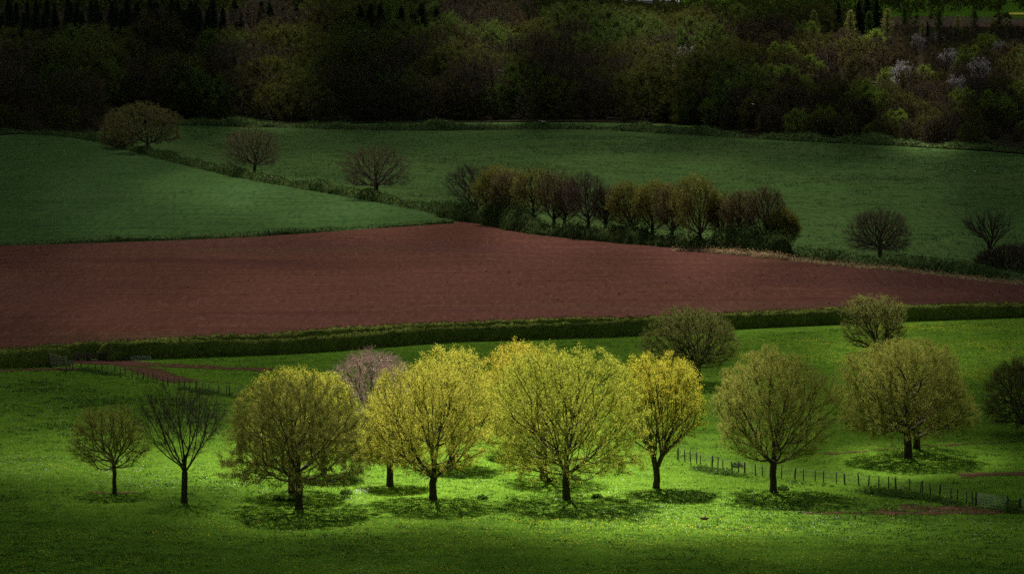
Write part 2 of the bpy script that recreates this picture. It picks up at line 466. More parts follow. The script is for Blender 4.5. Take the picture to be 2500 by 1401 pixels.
# bare red soil worn into the pasture
def patch_mat():
    m, n, out = newmat("trampled red earth")
    at_ = N(n, "ShaderNodeAttribute", attribute_name="cover")
    tc = N(n, "ShaderNodeTexCoord")
    mp = N(n, "ShaderNodeMapping"); mp.inputs["Scale"].default_value = (0.45, 1, 1)
    n.links.new(tc.outputs["Object"], mp.inputs[0])
    no = N(n, "ShaderNodeTexNoise"); no.inputs["Scale"].default_value = 0.45; no.inputs["Detail"].default_value = 8; no.inputs["Roughness"].default_value = 0.75
    n.links.new(mp.outputs[0], no.inputs["Vector"])
    ad = N(n, "ShaderNodeMath", operation='MULTIPLY_ADD'); ad.inputs[1].default_value = 2.6
    sb = N(n, 'ShaderNodeMath', operation='SUBTRACT'); sb.inputs[1].default_value = 0.5
    n.links.new(no.outputs[0], sb.inputs[0]); n.links.new(sb.outputs[0], ad.inputs[0]); n.links.new(at_.outputs["Fac"], ad.inputs[2])
    fac = ramp(n, ad.outputs[0], [(0.45, (0, 0, 0)), (0.7, (1, 1, 1))])
    n2 = N(n, "ShaderNodeTexNoise"); n2.inputs["Scale"].default_value = 2.0; n2.inputs["Detail"].default_value = 6
    n.links.new(mp.outputs[0], n2.inputs["Vector"])
    col = ramp(n, n2.outputs[0], [(0.3, (0.070, 0.028, 0.022)), (0.7, (0.14, 0.058, 0.045))])
    d = N(n, "ShaderNodeBsdfDiffuse"); n.links.new(col, d.inputs[0])
    bp = N(n, "ShaderNodeBump"); bp.inputs["Strength"].default_value = 0.7; bp.inputs["Distance"].default_value = 0.15
    n.links.new(n2.outputs[0], bp.inputs["Height"]); n.links.new(bp.outputs[0], d.inputs["Normal"])
    tr = N(n, "ShaderNodeBsdfTransparent")
    s = N(n, "ShaderNodeMixShader")
    n.links.new(fac, s.inputs[0]); n.links.new(tr.outputs[0], s.inputs[1]); n.links.new(d.outputs[0], s.inputs[2])
    n.links.new(s.outputs[0], out.inputs[0])
    return m
M_patch = patch_mat()
def soil_patch(segs, label, step=0.7, lift=0.05):
    """segs: (px0,py0,px1,py1,halfwidth in metres) strokes of worn ground"""
    S = [(G(a, b)[:2], G(c, d)[:2], h) for a, b, c, d, h in segs]
    pts = np.array([p for s in S for p in s[:2]])
    hw = max(s[2] for s in S) + 2.5
    lo, hi = pts.min(0) - hw, pts.max(0) + hw
    X, Y = np.meshgrid(np.arange(lo[0], hi[0], step), np.arange(lo[1], hi[1], step))
    cov = np.full(X.shape, -9.0)
    for p, q, h in S:
        d = q - p
        t = np.clip(((X - p[0]) * d[0] + (Y - p[1]) * d[1]) / (d @ d + 1e-9), 0, 1)
        dist = np.hypot(X - p[0] - t * d[0], Y - p[1] - t * d[1])
        cov = np.maximum(cov, (1.25 * h - dist) / (0.9 * h + 0.6))
    cov = np.clip(cov, -1, 0.75)
    ny_, nx_ = X.shape
    i0 = (np.arange(ny_ - 1)[:, None] * nx_ + np.arange(nx_ - 1)[None, :])
    keep = (cov[:-1, :-1] > -0.95) | (cov[1:, 1:] > -0.95)
    i0 = i0[keep]
    Fq = np.stack([i0, i0 + 1, i0 + nx_ + 1, i0 + nx_], 1)
    V = np.stack([X, Y, terrain(X, Y) + lift], -1).reshape(-1, 3)
    return tag(mk("dirt_track", V, Fq, M_patch, smooth=True, attrs={"cover": cov.ravel()}), label, "track", kind="structure")
soil_patch([(170, 883, 330, 888, 3.0), (330, 888, 640, 903, 2.6), (300, 886, 440, 930, 3.0), (420, 925, 560, 935, 0.9)], "trampled red earth inside the wooden gates")
soil_patch([(0, 905, 180, 902, 1.6)], "worn brown ground under the front hedge end", lift=0.06)
soil_patch([(480, 871, 545, 869, 1.0)], "red soil scrape at the hedge foot", lift=0.06)
soil_patch([(1540, 820, 1600, 818, 1.0)], "red soil scrape behind the grey oak", lift=0.06)
soil_patch([(1980, 1251, 2150, 1251, 1.3), (2150, 1250, 2480, 1249, 2.1), (2220, 1238, 2400, 1244, 2.2)], "red muddy strip running to the metal gate")
soil_patch([(2380, 1160, 2560, 1155, 2.5), (2250, 1177, 2320, 1178, 0.5)], "dark red mud in the shaded paddock", lift=0.06)
soil_patch([(2000, 1112, 2480, 1078, .8), (2060, 1085, 2200, 1090, .7)], "rutted mud under the round olive tree", lift=0.07)
soil_patch([(225, 1203, 335, 1203, 0.9)], "red bare ring round the small olive tree", lift=0.05)
soil_patch([(700, 1202, 735, 1200, 0.8)], "bare soil at the hidden trunk foot", lift=0.05)
for a_, b_ in [(1057, 1218), (1383, 1217), (1602, 1190), (952, 1185), (1327, 1170), (730, 1241), (450, 1228)]:
    soil_patch([(a_ - 10, b_, a_ + 10, b_, 0.35)], "bare soil ring at the foot of a tree trunk", step=0.25, lift=0.05)

# ------------------------------------------------------------------ clouds: an unseen layer added overhead, its opacity shaped to place sun and shade
T_PTS = [  # photo pixel on the ground, share of sunlight (to the power 1 / 2.1) that comes through the layer
    (1000, 1080, 1.0), (1150, 1130, 1.0), (1350, 1130, 1.0), (1500, 1150, 1.0), (1250, 1180, 1.0), (1100, 1210, 1.0), (1400, 1200, 1.0), (950, 1160, 1.0), (800, 1150, 1.0), (950, 1225, 1.0),
    (1250, 1240, .9), (1450, 1260, .9), (1080, 1245, .95), (1560, 1200, 1.0), (1600, 1240, .95), (1650, 1170, .9), (700, 1170, .9), (850, 1200, .95), (1200, 1260, .7), (1350, 1270, .74),
    (620, 1160, .9), (480, 1150, .88), (300, 1140, .70), (100, 1140, .55), (0, 1125, .46), (300, 1060, .50), (560, 1080, .75), (100, 1180, .36), (300, 1195, .42), (280, 1216, .58), (280, 1230, .42), (450, 1225, .30), (600, 1228, .50), (730, 1248, .96), (650, 1250, .86), (810, 1250, .94), (900, 1255, .60), (730, 1215, .8),
    (1000, 1275, .6), (1150, 1280, .62), (1300, 1295, .62), (1500, 1285, .78), (1700, 1285, .86), (1850, 1285, .80), (2000, 1290, .68), (2200, 1300, .5), (2400, 1290, .28),
    (1750, 1230, .68), (1888, 1240, .94), (1820, 1242, .96), (1950, 1238, .80), (2050, 1230, .32), (1800, 1160, .65), (1880, 1195, .5), (1750, 1110, .65),
    (730, 1270, .80), (640, 1268, .56), (820, 1272, .66), (730, 1292, .42), (560, 1265, .22), (300, 1250, .16), (100, 1230, .17), (0, 1200, .2), (1000, 1305, .2), (1300, 1320, .22), (1600, 1330, .36), (1900, 1330, .40), (2200, 1340, .28), (2480, 1340, .15),
    (0, 1300, .08), (500, 1320, .10), (900, 1350, .10), (1300, 1375, .08), (1700, 1380, .14), (2100, 1385, .12), (2500, 1400, .05), (0, 1400, .08), (500, 1400, .10), (1250, 1430, .08), (1700, 1430, .1), (2500, 1250, .14), (200, 1300, .14), (750, 1320, .18), (1150, 1345, .2),
    (2100, 1150, .17), (2217, 1130, .90), (2150, 1128, .92), (2290, 1130, .74), (1888, 1215, .98), (1830, 1215, 1.0), (1950, 1215, .88), (2330, 1182, .13), (2217, 1185, .22), (2217, 1152, .90), (2150, 1150, .86), (2285, 1150, .66), (2480, 1150, .08), (2000, 1110, .24), (2480, 1080, .06), (2200, 1060, .24), (2400, 1020, .15), (1950, 1050, .36), (2500, 950, .18),
    (0, 960, .20), (150, 930, .22), (300, 980, .25), (0, 1030, .34), (450, 1000, .30), (560, 1020, .36), (100, 890, .14), (400, 900, .26), (600, 890, .28), (800, 900, .32), (1000, 870, .30), (1200, 850, .30), (1400, 850, .30), (1500, 880, .32), (1600, 930, .36), (1703, 945, .46), (1703, 965, .46), (2135, 870, .62), (2135, 885, .62), (1750, 900, .32), (1900, 850, .36), (2050, 900, .31), (2200, 820, .44), (2400, 830, .42), (2500, 800, .26), (100, 885, .36), (400, 868, .44), (900, 842, .48), (1300, 822, .50), (1750, 800, .50), (2200, 782, .50), (1750, 990, .34), (1000, 960, .5), (1300, 980, .65), (1500, 1020, .85), (1150, 1020, .95), (900, 1030, .9),
    (0, 700, .28), (0, 820, .24), (300, 650, .33), (300, 780, .38), (700, 600, .36), (700, 720, .43), (700, 800, .42), (1100, 580, .36), (1100, 680, .45), (1100, 770, .43), (1500, 640, .40), (1500, 740, .43), (1900, 660, .36), (1900, 730, .42), (2300, 690, .24), (2300, 730, .28), (2500, 700, .14), (2500, 735, .2),
    (0, 620, .2), (0, 580, .18), (0, 480, .16), (0, 380, .16), (200, 360, .20), (330, 374, .30), (362, 385, .30), (200, 480, .28), (400, 400, .28), (350, 540, .36), (450, 440, .48), (600, 470, .56), (700, 520, .48), (850, 500, .54), (1000, 530, .45), (600, 555, .38),
    (450, 320, .14), (600, 350, .26), (800, 340, .24), (800, 410, .38), (1000, 340, .24), (1000, 420, .40), (1200, 340, .26), (1200, 390, .35), (1450, 340, .28), (1450, 400, .42), (1700, 360, .28), (1700, 410, .42), (1950, 380, .26), (1950, 450, .40), (2000, 560, .42), (2200, 420, .32), (2200, 500, .33), (2250, 600, .34), (2450, 410, .18), (2450, 500, .14), (2480, 600, .2), (1100, 480, .38), (1500, 480, .40), (1300, 565, .52), (1500, 590, .50), (1700, 615, .55), (1850, 630, .5),
    (100, 300, .10), (500, 300, .05), (900, 300, .05), (1300, 300, .06), (1700, 322, .06), (2100, 345, .06), (2450, 360, .05)]
T_WORLD = [  # and over the wooded slope and the land beyond, in metres
    (-200, 1450, 0.32), (-200, 1650, 0.24), (-100, 1450, 0.56), (-100, 1600, 0.64), (0, 1450, 0.67), (0, 1550, 0.75), (0, 1700, 0.75), (70, 1450, 0.75), (70, 1600, 0.75), (140, 1250, 0.70), (140, 1400, 0.72), (200, 1300, 0.70), (220, 1500, 0.72), (150, 1600, 0.75), (230, 1800, .26), (150, 2000, 0.14), (300, 2100, 0.14), (0, 2000, 0.27), (-200, 2000, 0.09), (350, 2600, .12), (0, 2600, 0.12), (0, 2200, 0.12), (-100, 2900, 0.10), (60, 2900, 0.15), (0, 3500, 0.22), (400, 3500, .12), (-300, 2600, 0.10), (-300, 3500, 0.12), (-300, 4500, 0.15), (400, 4500, 0.20), (0, 6000, 0.20), (-100, 2000, 0.14), (-700, 1500, 0.12), (700, 1500, 0.30), (-700, 600, 0.20), (700, 600, 0.20), (0, 150, 0.12), (-300, 150, 0.12), (300, 150, 0.12)]
GP = np.array([list(G(a, b)[:2]) + [t] for a, b, t in T_PTS] + [list(p) for p in T_WORLD])
def warp(x, y):
    y = np.maximum(y, 60)
    px, py = CX + F * x / y, 450000.0 / y - 30
    return np.clip(px, -6000, 8500) / 110.0, np.interp(py, [-30, 800, 1000, 4000], [0, 16.6, 22, 122])
GPW = np.stack(warp(GP[:, 0], GP[:, 1]), 1)
def sun_share(x, y):
    u, v = warp(x, y)
    num = np.zeros(x.shape); den = np.zeros(x.shape)
    for (a, b), t in zip(GPW, GP[:, 2]):
        d2 = (u - a) ** 2 + (v - b) ** 2
        k = 1.0 / (d2 + 0.12) ** 2.2
        num += k * t; den += k
    return num / den
def added_cloud_mat():
    m, n, out = newmat("added light shaping cloud")
    a = N(n, "ShaderNodeAttribute", attribute_name="gap")
    tr = N(n, "ShaderNodeBsdfTransparent")
    d = N(n, "ShaderNodeBsdfDiffuse"); d.inputs[0].default_value = (0.55, 0.57, 0.60, 1)
    t = N(n, "ShaderNodeBsdfTranslucent"); t.inputs[0].default_value = (0.38, 0.50, 0.68, 1)
    b = N(n, "ShaderNodeMixShader"); b.inputs[0].default_value = 0.015
    n.links.new(d.outputs[0], b.inputs[1]); n.links.new(t.outputs[0], b.inputs[2])
    s = N(n, "ShaderNodeMixShader")
    n.links.new(a.outputs["Fac"], s.inputs[0]); n.links.new(b.outputs[0], s.inputs[1]); n.links.new(tr.outputs[0], s.inputs[2])
    n.links.new(s.outputs[0], out.inputs[0])
    return m
def build_added_clouds():
    H0 = 620.0
    cx = axis([(-9000, -700, 400), (-700, -320, 40), (-320, 320, 8), (320, 700, 40), (700, 9001, 400)])
    cy = axis([(-8000, 200, 400), (200, 700, 5), (700, 1500, 10), (1500, 2700, 40), (2700, 12000, 400)])
    X, Y = np.meshgrid(cx, cy)
    share = np.sqrt(np.clip(sun_share(X, Y) ** 2.1 + 0.010, 0.004, 1.0))
    edge = (np.abs(X) > 8500) | (Y < -7500) | (Y > 11500)
    Vs, As = [], []
    for top in (0, 1):
        bil = 14 * np.sin(X / 90 + 1) * np.sin(Y / 120) + 8 * np.sin(X / 37 + Y / 51)
        Z = H0 + bil + (0 if not top else np.where(edge, 3, 55 + 25 * np.sin(X / 70) * np.sin(Y / 85 + 2)))
        S = SUN * ((Z - 0.0)[..., None] / SUN[2])
        Vs.append(np.stack([X + S[..., 0], Y + S[..., 1], Z], -1).reshape(-1, 3)); As.append(share.ravel())
    ny_, nx_ = X.shape
    i0 = (np.arange(ny_ - 1)[:, None] * nx_ + np.arange(nx_ - 1)[None, :]).ravel()
    n = ny_ * nx_
    fb = np.stack([i0, i0 + nx_, i0 + nx_ + 1, i0 + 1], 1)
    ft = np.stack([i0, i0 + 1, i0 + nx_ + 1, i0 + nx_], 1) + n
    rim = np.concatenate([np.arange(nx_), np.arange(1, ny_) * nx_ + nx_ - 1, (ny_ - 1) * nx_ + np.arange(nx_ - 1)[::-1], np.arange(ny_ - 2, 0, -1) * nx_])
    rn = np.roll(rim, -1)
    fs = np.stack([rim, rn, rn + n, rim + n], 1)
    tag(mk("added_clouds", np.concatenate(Vs), np.concatenate([fb, ft, fs]), added_cloud_mat(), smooth=True, attrs={"gap": np.concatenate(As)}),
        "unseen cloud layer added overhead, opacity shaped to place sun and shade", "added_clouds", kind="stuff")
build_added_clouds()

# ------------------------------------------------------------------ trees
def grow(r, H, zf, zb, rx, ry, dx, dy, n, bf, hw=0.40, p=2.5, pl=4.0, lobes=0.13, shell=0.45, leader=0.35, stems=1, gap=0.25):
    """skeleton: points spread through the crown, joined one by one to the nearest limb (short reach against short way to the root)"""
    ph = r.uniform(0, 6.28, 8)
    pts = []
    while len(pts) < n:
        m = n * 3
        h = r.uniform(0, 1, m); th = r.uniform(0, 6.283, m)
        e = np.where(h > hw, (h - hw) / (1 - hw), (hw - h) / hw)
        pp = np.where(h > hw, p, pl)
        Rh = np.clip(1 - e ** pp, 0, 1) ** (1 / pp)
        keep = r.uniform(0, 1, m) < Rh ** 1.5
        lob = 1 + lobes * (np.sin(3 * th + ph[0] + 4 * h) + 0.7 * np.sin(5 * th + ph[1] - 6 * h) + 0.6 * np.sin(2 * th + ph[2] + 9 * h)) * 0.6
        rad = Rh * lob * r.uniform(0, 1, m) ** shell
        zt = zb + (H - zb) * h * (1 + lobes * 0.35 * np.sin(2 * th + ph[3]) * (h > 0.6))
        P = np.stack([rad * np.cos(th) * rx + dx * (0.3 + 0.7 * np.clip(h + .3, 0, 1)), rad * np.sin(th) * ry + dy, zt], 1)
        s = 2.6
        cl = np.sin(P[:, 0] * s / 2 + ph[4]) * np.sin(P[:, 1] * s / 2 + ph[5]) + np.sin(P[:, 2] * s / 2 + ph[6]) * np.sin((P[:, 0] + P[:, 1]) * s / 2.7 + ph[7])
        keep &= cl > -2 + gap * 4 * r.uniform(0.6, 1, m) * 0.8
        pts.extend(P[keep].tolist())
    pts = np.array(pts[:n])
    pos, par, plen = [], [], []
    for s in range(stems):
        off = np.array([0, 0, 0.0]) if stems == 1 else np.array([r.normal() * .35, r.normal() * .35, 0])
        k = 5
        for i in range(k):
            f = i / (k - 1)
            pos.append(off * (1 + f) + np.array([0.06 * r.normal() * f + dx * 0.05 * f, 0.05 * r.normal() * f, zf * f]))
            par.append(len(pos) - 2 if i else -1); plen.append(zf * f)
    forks = [5 * (s + 1) - 1 for s in range(stems)]
    if leader > 0:
        top = zf + (H - zf) * leader
        k = 4
        for s in range(1):
            for i in range(1, k + 1):
                f = i / k
                pos.append(pos[forks[0]] * (1 - f) + f * np.array([dx * 0.4 + r.normal() * .2, r.normal() * .2, top]))
                par.append(len(pos) - 2 if i > 1 else forks[0]); plen.append(zf + (top - zf) * f)
    ok0 = list(forks) + list(range(5 * stems, len(pos)))
    best = np.full(n, 1e18); who = np.zeros(n, int)
    POS = np.zeros((len(pos) + n, 3)); POS[:len(pos)] = pos
    PL = np.zeros(len(POS)); PL[:len(pos)] = plen
    def relax(k):
        d = np.sqrt(((pts - POS[k]) ** 2).sum(1))
        c = d + bf * (PL[k] + d)
        m = c < best
        best[m] = c[m]; who[m] = k
    for k in ok0:
        relax(k)
    alive = np.ones(n, bool)
    cnt = len(pos)
    for _ in range(n):
        i = int(np.argmin(np.where(alive, best, 1e18)))
        alive[i] = False
        POS[cnt] = pts[i]; par.append(int(who[i]))
        PL[cnt] = PL[who[i]] + np.linalg.norm(pts[i] - POS[who[i]])
        best[i] = 1e18
        pts_i = cnt
        cnt += 1
        d = np.sqrt(((pts - POS[pts_i]) ** 2).sum(1))
        c = d + bf * (PL[pts_i] + d)
        m = alive & (c < best)
        best[m] = c[m]; who[m] = pts_i
    par = np.array(par)
    return POS, par, 5 * stems

def skeleton(POS, par, rbase, rtip, nfix):
    n = len(POS)
    kids = [[] for _ in range(n)]
    for i, p in enumerate(par):
        if p >= 0:
            kids[p].append(i)
    order = []
    st = [i for i in range(n) if par[i] < 0]
    while st:
        k = st.pop(); order.append(k); st.extend(kids[k])
    tips = np.zeros(n)
    for k in reversed(order):
        tips[k] = max(1, sum(tips[c] for c in kids[k]))
    main = np.array([max(kids[k], key=lambda c: tips[c]) if kids[k] else -1 for k in range(n)])
    P2 = POS.copy()
    for _ in range(2):
        Q = P2.copy()
        for k in range(n):
            if k >= nfix and par[k] >= 0 and main[k] >= 0:
                Q[k] = 0.5 * P2[k] + 0.25 * P2[par[k]] + 0.25 * P2[main[k]]
        P2 = Q
    pw = math.log(max(tips.max(), 2)) / math.log(rbase / rtip)
    rad = rtip * tips ** (1 / pw)
    chains = []
    for k in order:
        if par[k] < 0 or main[par[k]] != k:
            ch = [par[k]] if par[k] >= 0 else []
            c = k
            while c >= 0:
                ch.append(c); c = main[c]
            chains.append(ch)
    return P2, rad, tips, chains

def prisms(A, B, ra, rb):
    """many thin three-sided twigs"""
    n = len(A)
    t = unit(B - A)
    ref = np.tile([0.3, 0.1, 0.95], (n, 1)); ref[np.abs(t[:, 2]) > 0.9] = [1, 0, 0]
    u = unit(np.cross(t, ref)); v = np.cross(t, u)
    V = []
    for P, q in ((A, ra), (B, rb)):
        q = np.broadcast_to(q, (n,))[:, None]
        for k in range(3):
            a = k * 2.0944
            V.append(P + (u * math.cos(a) + v * math.sin(a)) * q)
    V = np.stack(V, 1).reshape(-1, 3)
    b = np.arange(n)[:, None] * 6
    Fq = np.concatenate([b + np.array([[k, (k + 1) % 3, 3 + (k + 1) % 3, 3 + k]]) for k in range(3)])
    return V, Fq

def tree_meshes(seed, H, zf, zb, rx, ry, dx=0, dy=0, rbase=0.3, n=900, bf=0.5, twigs=4, twig_len=0.7, twig_r=0.012, leaves=20000, leaf=0.15,
                bark=None, twig_mat=None, leaf_m=None, top_bias=0.0, sub=0, split=0.05, limb=2.0, twig_up=0.12, **kw):
    r = np.random.default_rng(seed)
    POS, par, nfix = grow(r, H, zf, zb, rx, ry, dx, dy, n, bf, **kw)
    P, rad, tips, chains = skeleton(POS, par, rbase, twig_r * limb, nfix)
    flare = 1 + 0.45 * np.exp(-P[:, 2] / 0.35) * (np.arange(len(P)) < nfix)
    rad = rad * flare
    thick, thin = MB(), MB()
    for ch in chains:
        q = P[ch]; rr = rad[ch].copy()
        if len(ch) > 1 and par[ch[1]] == ch[0]:
            rr[0] = min(rr[0], rr[1] * 1.15)
        big = rr.max()
        if len(q) < 2:
            continue
        k = 9 if big > 0.15 else (5 if big > 0.04 else 3)
        (thick if big > split else thin).tube(q, rr, k, cap=False)
    # twigs
    small = np.where(tips <= 4)[0]
    small = small[small >= nfix]
    A = np.repeat(P[small], twigs, 0)
    dirp = unit(P[small] - P[par[small]])
    out = P[small] - np.array([dx, dy, zf + 0.25 * (H - zf)]); out = unit(out)
    D = unit(np.repeat(dirp * 0.6 + out * 0.7, twigs, 0) + r.normal(size=A.shape) * 0.55 + np.array([0, 0, twig_up]))
    L = twig_len * r.uniform(0.35, 1.2, len(A))[:, None]
    Bp = A + D * L
    tv, tf = prisms(A, Bp, twig_r, twig_r * 0.5)
    thin.add(tv, tf)
    if sub:
        m = np.repeat(np.arange(len(A)), sub)
        A2 = A[m] + D[m] * L[m] * r.uniform(0.2, 1.0, (len(m), 1))
        D2 = unit(D[m] + r.normal(size=A2.shape) * 0.6)
        tv, tf = prisms(A2, A2 + D2 * twig_len * 0.55 * r.uniform(0.4, 1.1, (len(m), 1)), twig_r * 0.62, twig_r * 0.3)
        thin.add(tv, tf)
    me = {"trunk": thick.build("trunk", bark or M_bark, smooth=True, link=False), "branches": thin.build("branches", twig_mat or M_twig, smooth=False, link=False)}
    if leaves:
        wgt = np.clip(1 + top_bias * ((A[:, 2] - zb) / (H - zb) - 0.5) * 2, 0.05, None)
        cl = r.uniform(0.4, 1.5, len(small)).repeat(twigs)         # some sprays fuller than others
        wgt = wgt * cl * np.clip((np.linalg.norm((A - [dx * .3, dy, zf]) / [1, 1, 1.15], axis=1) - 0.18 * rx) / (0.5 * rx), 0.12, 1)
        pick = r.choice(len(A), leaves, p=wgt / wgt.sum())
        C = A[pick] + D[pick] * L[pick] * r.uniform(0.1, 1.15, (leaves, 1)) + r.normal(size=(leaves, 3)) * (leaf * 0.6 + 0.06)
        lv, lf = leaf_quads(C, leaf, r=r)
        me["crown"] = mk("crown", lv, lf, leaf_m, link=False)
    return me

def plant(name, loc, me, label=None, group=None, rz=0.0, sc=(1, 1, 1), cat="tree"):
    e = empty(name, loc, rz)
    e.scale = sc
    tag(e, label, cat, group)
    for k in me.values():
        o = k
        if o.users_collection:
            o = k.copy()
        COL.objects.link(o)
        o.parent = e
    return e

def photo_tree(name, label, base, top, L, Rr, cb, group=None, seed=1, deep=1.0, drop=0.0, cat="tree", **kw):
    """a tree standing at pixel base with its crown between L and Rr, top and cb"""
    g = G(*base)
    s = scale_at(g)
    H = (base[1] - top) / s
    zb = max((base[1] - cb) / s, 0.3)
    rx = (Rr - L) / 2 / s
    dx = ((L + Rr) / 2 - base[0]) / s
    kw.setdefault("zf", zb + 0.35)
    kw["zf"] = kw["zf"] if kw["zf"] < H * .6 else H * 0.25
    g[2] -= 0.06
    me = tree_meshes(seed, H, kw.pop("zf"), zb, rx * 1.07, rx * deep * 1.07, dx=dx, **kw)
    return plant(name, g, me, label, group, cat=cat)

FG = "spring trees standing in the pasture"
leafy = dict(twig_r=0.009, n=1755, bf=0.45, twigs=4, twig_len=0.6, leaf=0.111)
photo_tree("leafy_tree", "small olive tree on a thin trunk with red bare soil round its foot", (280, 1204), 996, 176, 352, 1148, FG, twig_mat=M_twig_olive, seed=21, n=600, bf=0.7, leaves=24000, leaf=0.089, leaf_m=M_lf_mid, rbase=0.20, top_bias=0.7, hw=0.40, pl=2.2, twigs=5, twig_len=0.6)
photo_tree("bare_tree", "bare leafless tree with upswept dark branches beside the small olive tree", (450, 1228), 950, 342, 552, 1150, FG, 22, zf=3.0, n=460, bf=3.2, leaves=0, rbase=0.30, hw=0.58, pl=1.12, limb=1.2, twig_up=0.55, twigs=4, twig_len=1.1, sub=2, twig_r=0.011, gap=0.1, leader=0.0, shell=0.4, p=2.6)
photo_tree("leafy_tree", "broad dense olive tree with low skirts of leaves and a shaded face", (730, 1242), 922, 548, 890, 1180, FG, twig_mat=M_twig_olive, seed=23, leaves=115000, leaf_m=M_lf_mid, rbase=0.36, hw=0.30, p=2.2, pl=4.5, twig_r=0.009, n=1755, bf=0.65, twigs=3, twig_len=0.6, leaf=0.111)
photo_tree("leafy_tree", "sunlit yellow tree top showing above the broad dense olive tree", (712, 1203), 903, 600, 830, 1130, FG, twig_mat=M_twig_olive, seed=24, leaves=54600, leaf_m=M_lf_yellow, rbase=0.34, **{k: v for k, v in leafy.items()})
photo_tree("leafy_tree", "low sunlit yellow tree between the dense olive tree and the pink bare tree", (790, 1160), 915, 716, 866, 1100, FG, twig_mat=M_twig_olive, seed=25, leaves=42000, leaf_m=M_lf_yellow, rbase=0.28, **leafy)
photo_tree("bare_tree", "pinkish bare budding tree glowing in the sun behind the yellow trees", (905, 1100), 860, 812, 1002, 1070, FG, 26, n=1100, bf=0.8, leaves=29400, leaf=0.052, leaf_m=M_twig_pink, twig_mat=M_twig_pink, rbase=0.24, twigs=6, twig_len=0.8, sub=2, twig_r=0.014, hw=0.45)
photo_tree("leafy_tree", "yellow green tree with a dark trunk half hidden behind the bright central tree", (952, 1186), 985, 876, 1030, 1130, FG, twig_mat=M_twig_olive, seed=27, leaves=33600, leaf_m=M_lf_yellow, rbase=0.34, **leafy)
photo_tree("leafy_tree", "pale sunlit lime tree showing many dark branches through its leaves", (1057, 1219), 897, 888, 1196, 1150, FG, twig_mat=M_twig_olive, seed=28, zf=2.1, leaves=84000, leaf_m=M_lf_yellow, rbase=0.36, twig_r=0.009, n=1890, bf=0.8, twigs=4, twig_len=0.6, leaf=0.111, hw=0.42, pl=2.4)
photo_tree("leafy_tree", "bright yellow domed tree top rising behind the pale lime tree", (1103, 1137), 853, 1008, 1192, 1080, FG, twig_mat=M_twig_olive, seed=29, leaves=58800, leaf_m=M_lf_yellow, rbase=0.32, **leafy)
photo_tree("leafy_tree", "orange gold tree top rising behind the two brightest trees", (1262, 1105), 842, 1178, 1350, 1060, FG, twig_mat=M_twig_olive, seed=30, leaves=50400, leaf_m=M_lf_gold, rbase=0.30, **leafy)
photo_tree("leafy_tree", "yellow tree on a stout trunk standing close behind the largest lime tree", (1327, 1170), 862, 1210, 1440, 1105, FG, twig_mat=M_twig_olive, seed=31, leaves=50400, leaf_m=M_lf_yellow, rbase=0.40, **leafy)
photo_tree("leafy_tree", "largest lime green tree with wide sunlit crown and a shadow round its trunk", (1383, 1219), 850, 1205, 1562, 1165, FG, twig_mat=M_twig_olive, seed=32, leaves=105000, leaf_m=M_lf_green, rbase=0.38, twig_r=0.009, n=2025, bf=1.2, twigs=4, twig_len=0.6, leaf=0.118, hw=0.38, leader=0.3)
photo_tree("leafy_tree", "upswept tree with golden orange leaf tips and a flat even dome", (1602, 1191), 866, 1492, 1722, 1110, FG, twig_mat=M_twig_olive, seed=33, zf=1.9, leaves=63000, leaf=0.096, leaf_m=M_lf_amber, rbase=0.33, n=1620, bf=1.9, twigs=4, twig_len=0.6, hw=0.44, p=1.9, pl=1.5, twig_up=0.45, top_bias=0.75, leader=0.0, shell=0.45)
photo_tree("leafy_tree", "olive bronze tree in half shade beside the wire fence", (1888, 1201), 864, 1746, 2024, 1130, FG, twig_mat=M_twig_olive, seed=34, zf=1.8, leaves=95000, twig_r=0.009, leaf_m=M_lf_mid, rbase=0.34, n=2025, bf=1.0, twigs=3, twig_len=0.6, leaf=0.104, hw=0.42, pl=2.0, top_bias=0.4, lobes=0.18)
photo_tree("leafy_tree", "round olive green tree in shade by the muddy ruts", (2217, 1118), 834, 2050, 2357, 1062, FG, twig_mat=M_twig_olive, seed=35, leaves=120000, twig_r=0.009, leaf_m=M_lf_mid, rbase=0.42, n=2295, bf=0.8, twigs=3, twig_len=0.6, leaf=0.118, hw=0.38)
photo_tree("leafy_tree", "second dark trunk and crown directly behind the round olive green tree", (2238, 1096), 868, 2120, 2350, 1050, FG, twig_mat=M_twig_olive, seed=36, leaves=18900, leaf_m=M_lf_mid, rbase=0.36, **leafy)
photo_tree("bare_tree", "dim brown tree cut off by the picture edge beside the shaded paddock", (2512, 1062), 880, 2412, 2612, 1040, FG, 37, n=1700, bf=0.6, leaves=10500, leaf=0.081, leaf_m=M_lf_mid2, twig_mat=M_lf_mid2, rbase=0.3, twigs=5, twig_len=0.8, sub=2, twig_r=0.014)
photo_tree("leafy_tree", "grey olive oak with thin leaf standing alone before the clipped hedge", (1703, 938), 756, 1580, 1796, 898, FG, twig_mat=M_twig_olive, seed=38, pl=2.2, n=1300, bf=1.2, leaves=48000, leaf=0.104, leaf_m=M_lf_sage, rbase=0.40, twigs=4, twig_len=0.6, sub=1, twig_r=0.016, hw=0.4)
photo_tree("leafy_tree", "grey green many stemmed tree overlapping the clipped hedge", (2135, 862), 726, 2064, 2208, 850, FG, twig_mat=M_twig_olive, seed=39, n=1000, bf=1.3, leaves=15750, leaf=0.118, leaf_m=M_lf_sage, rbase=0.2, twigs=5, twig_len=0.6, sub=1, twig_r=0.016, hw=0.6, stems=3, leader=0.0, top_bias=0.8, zf=0.5)

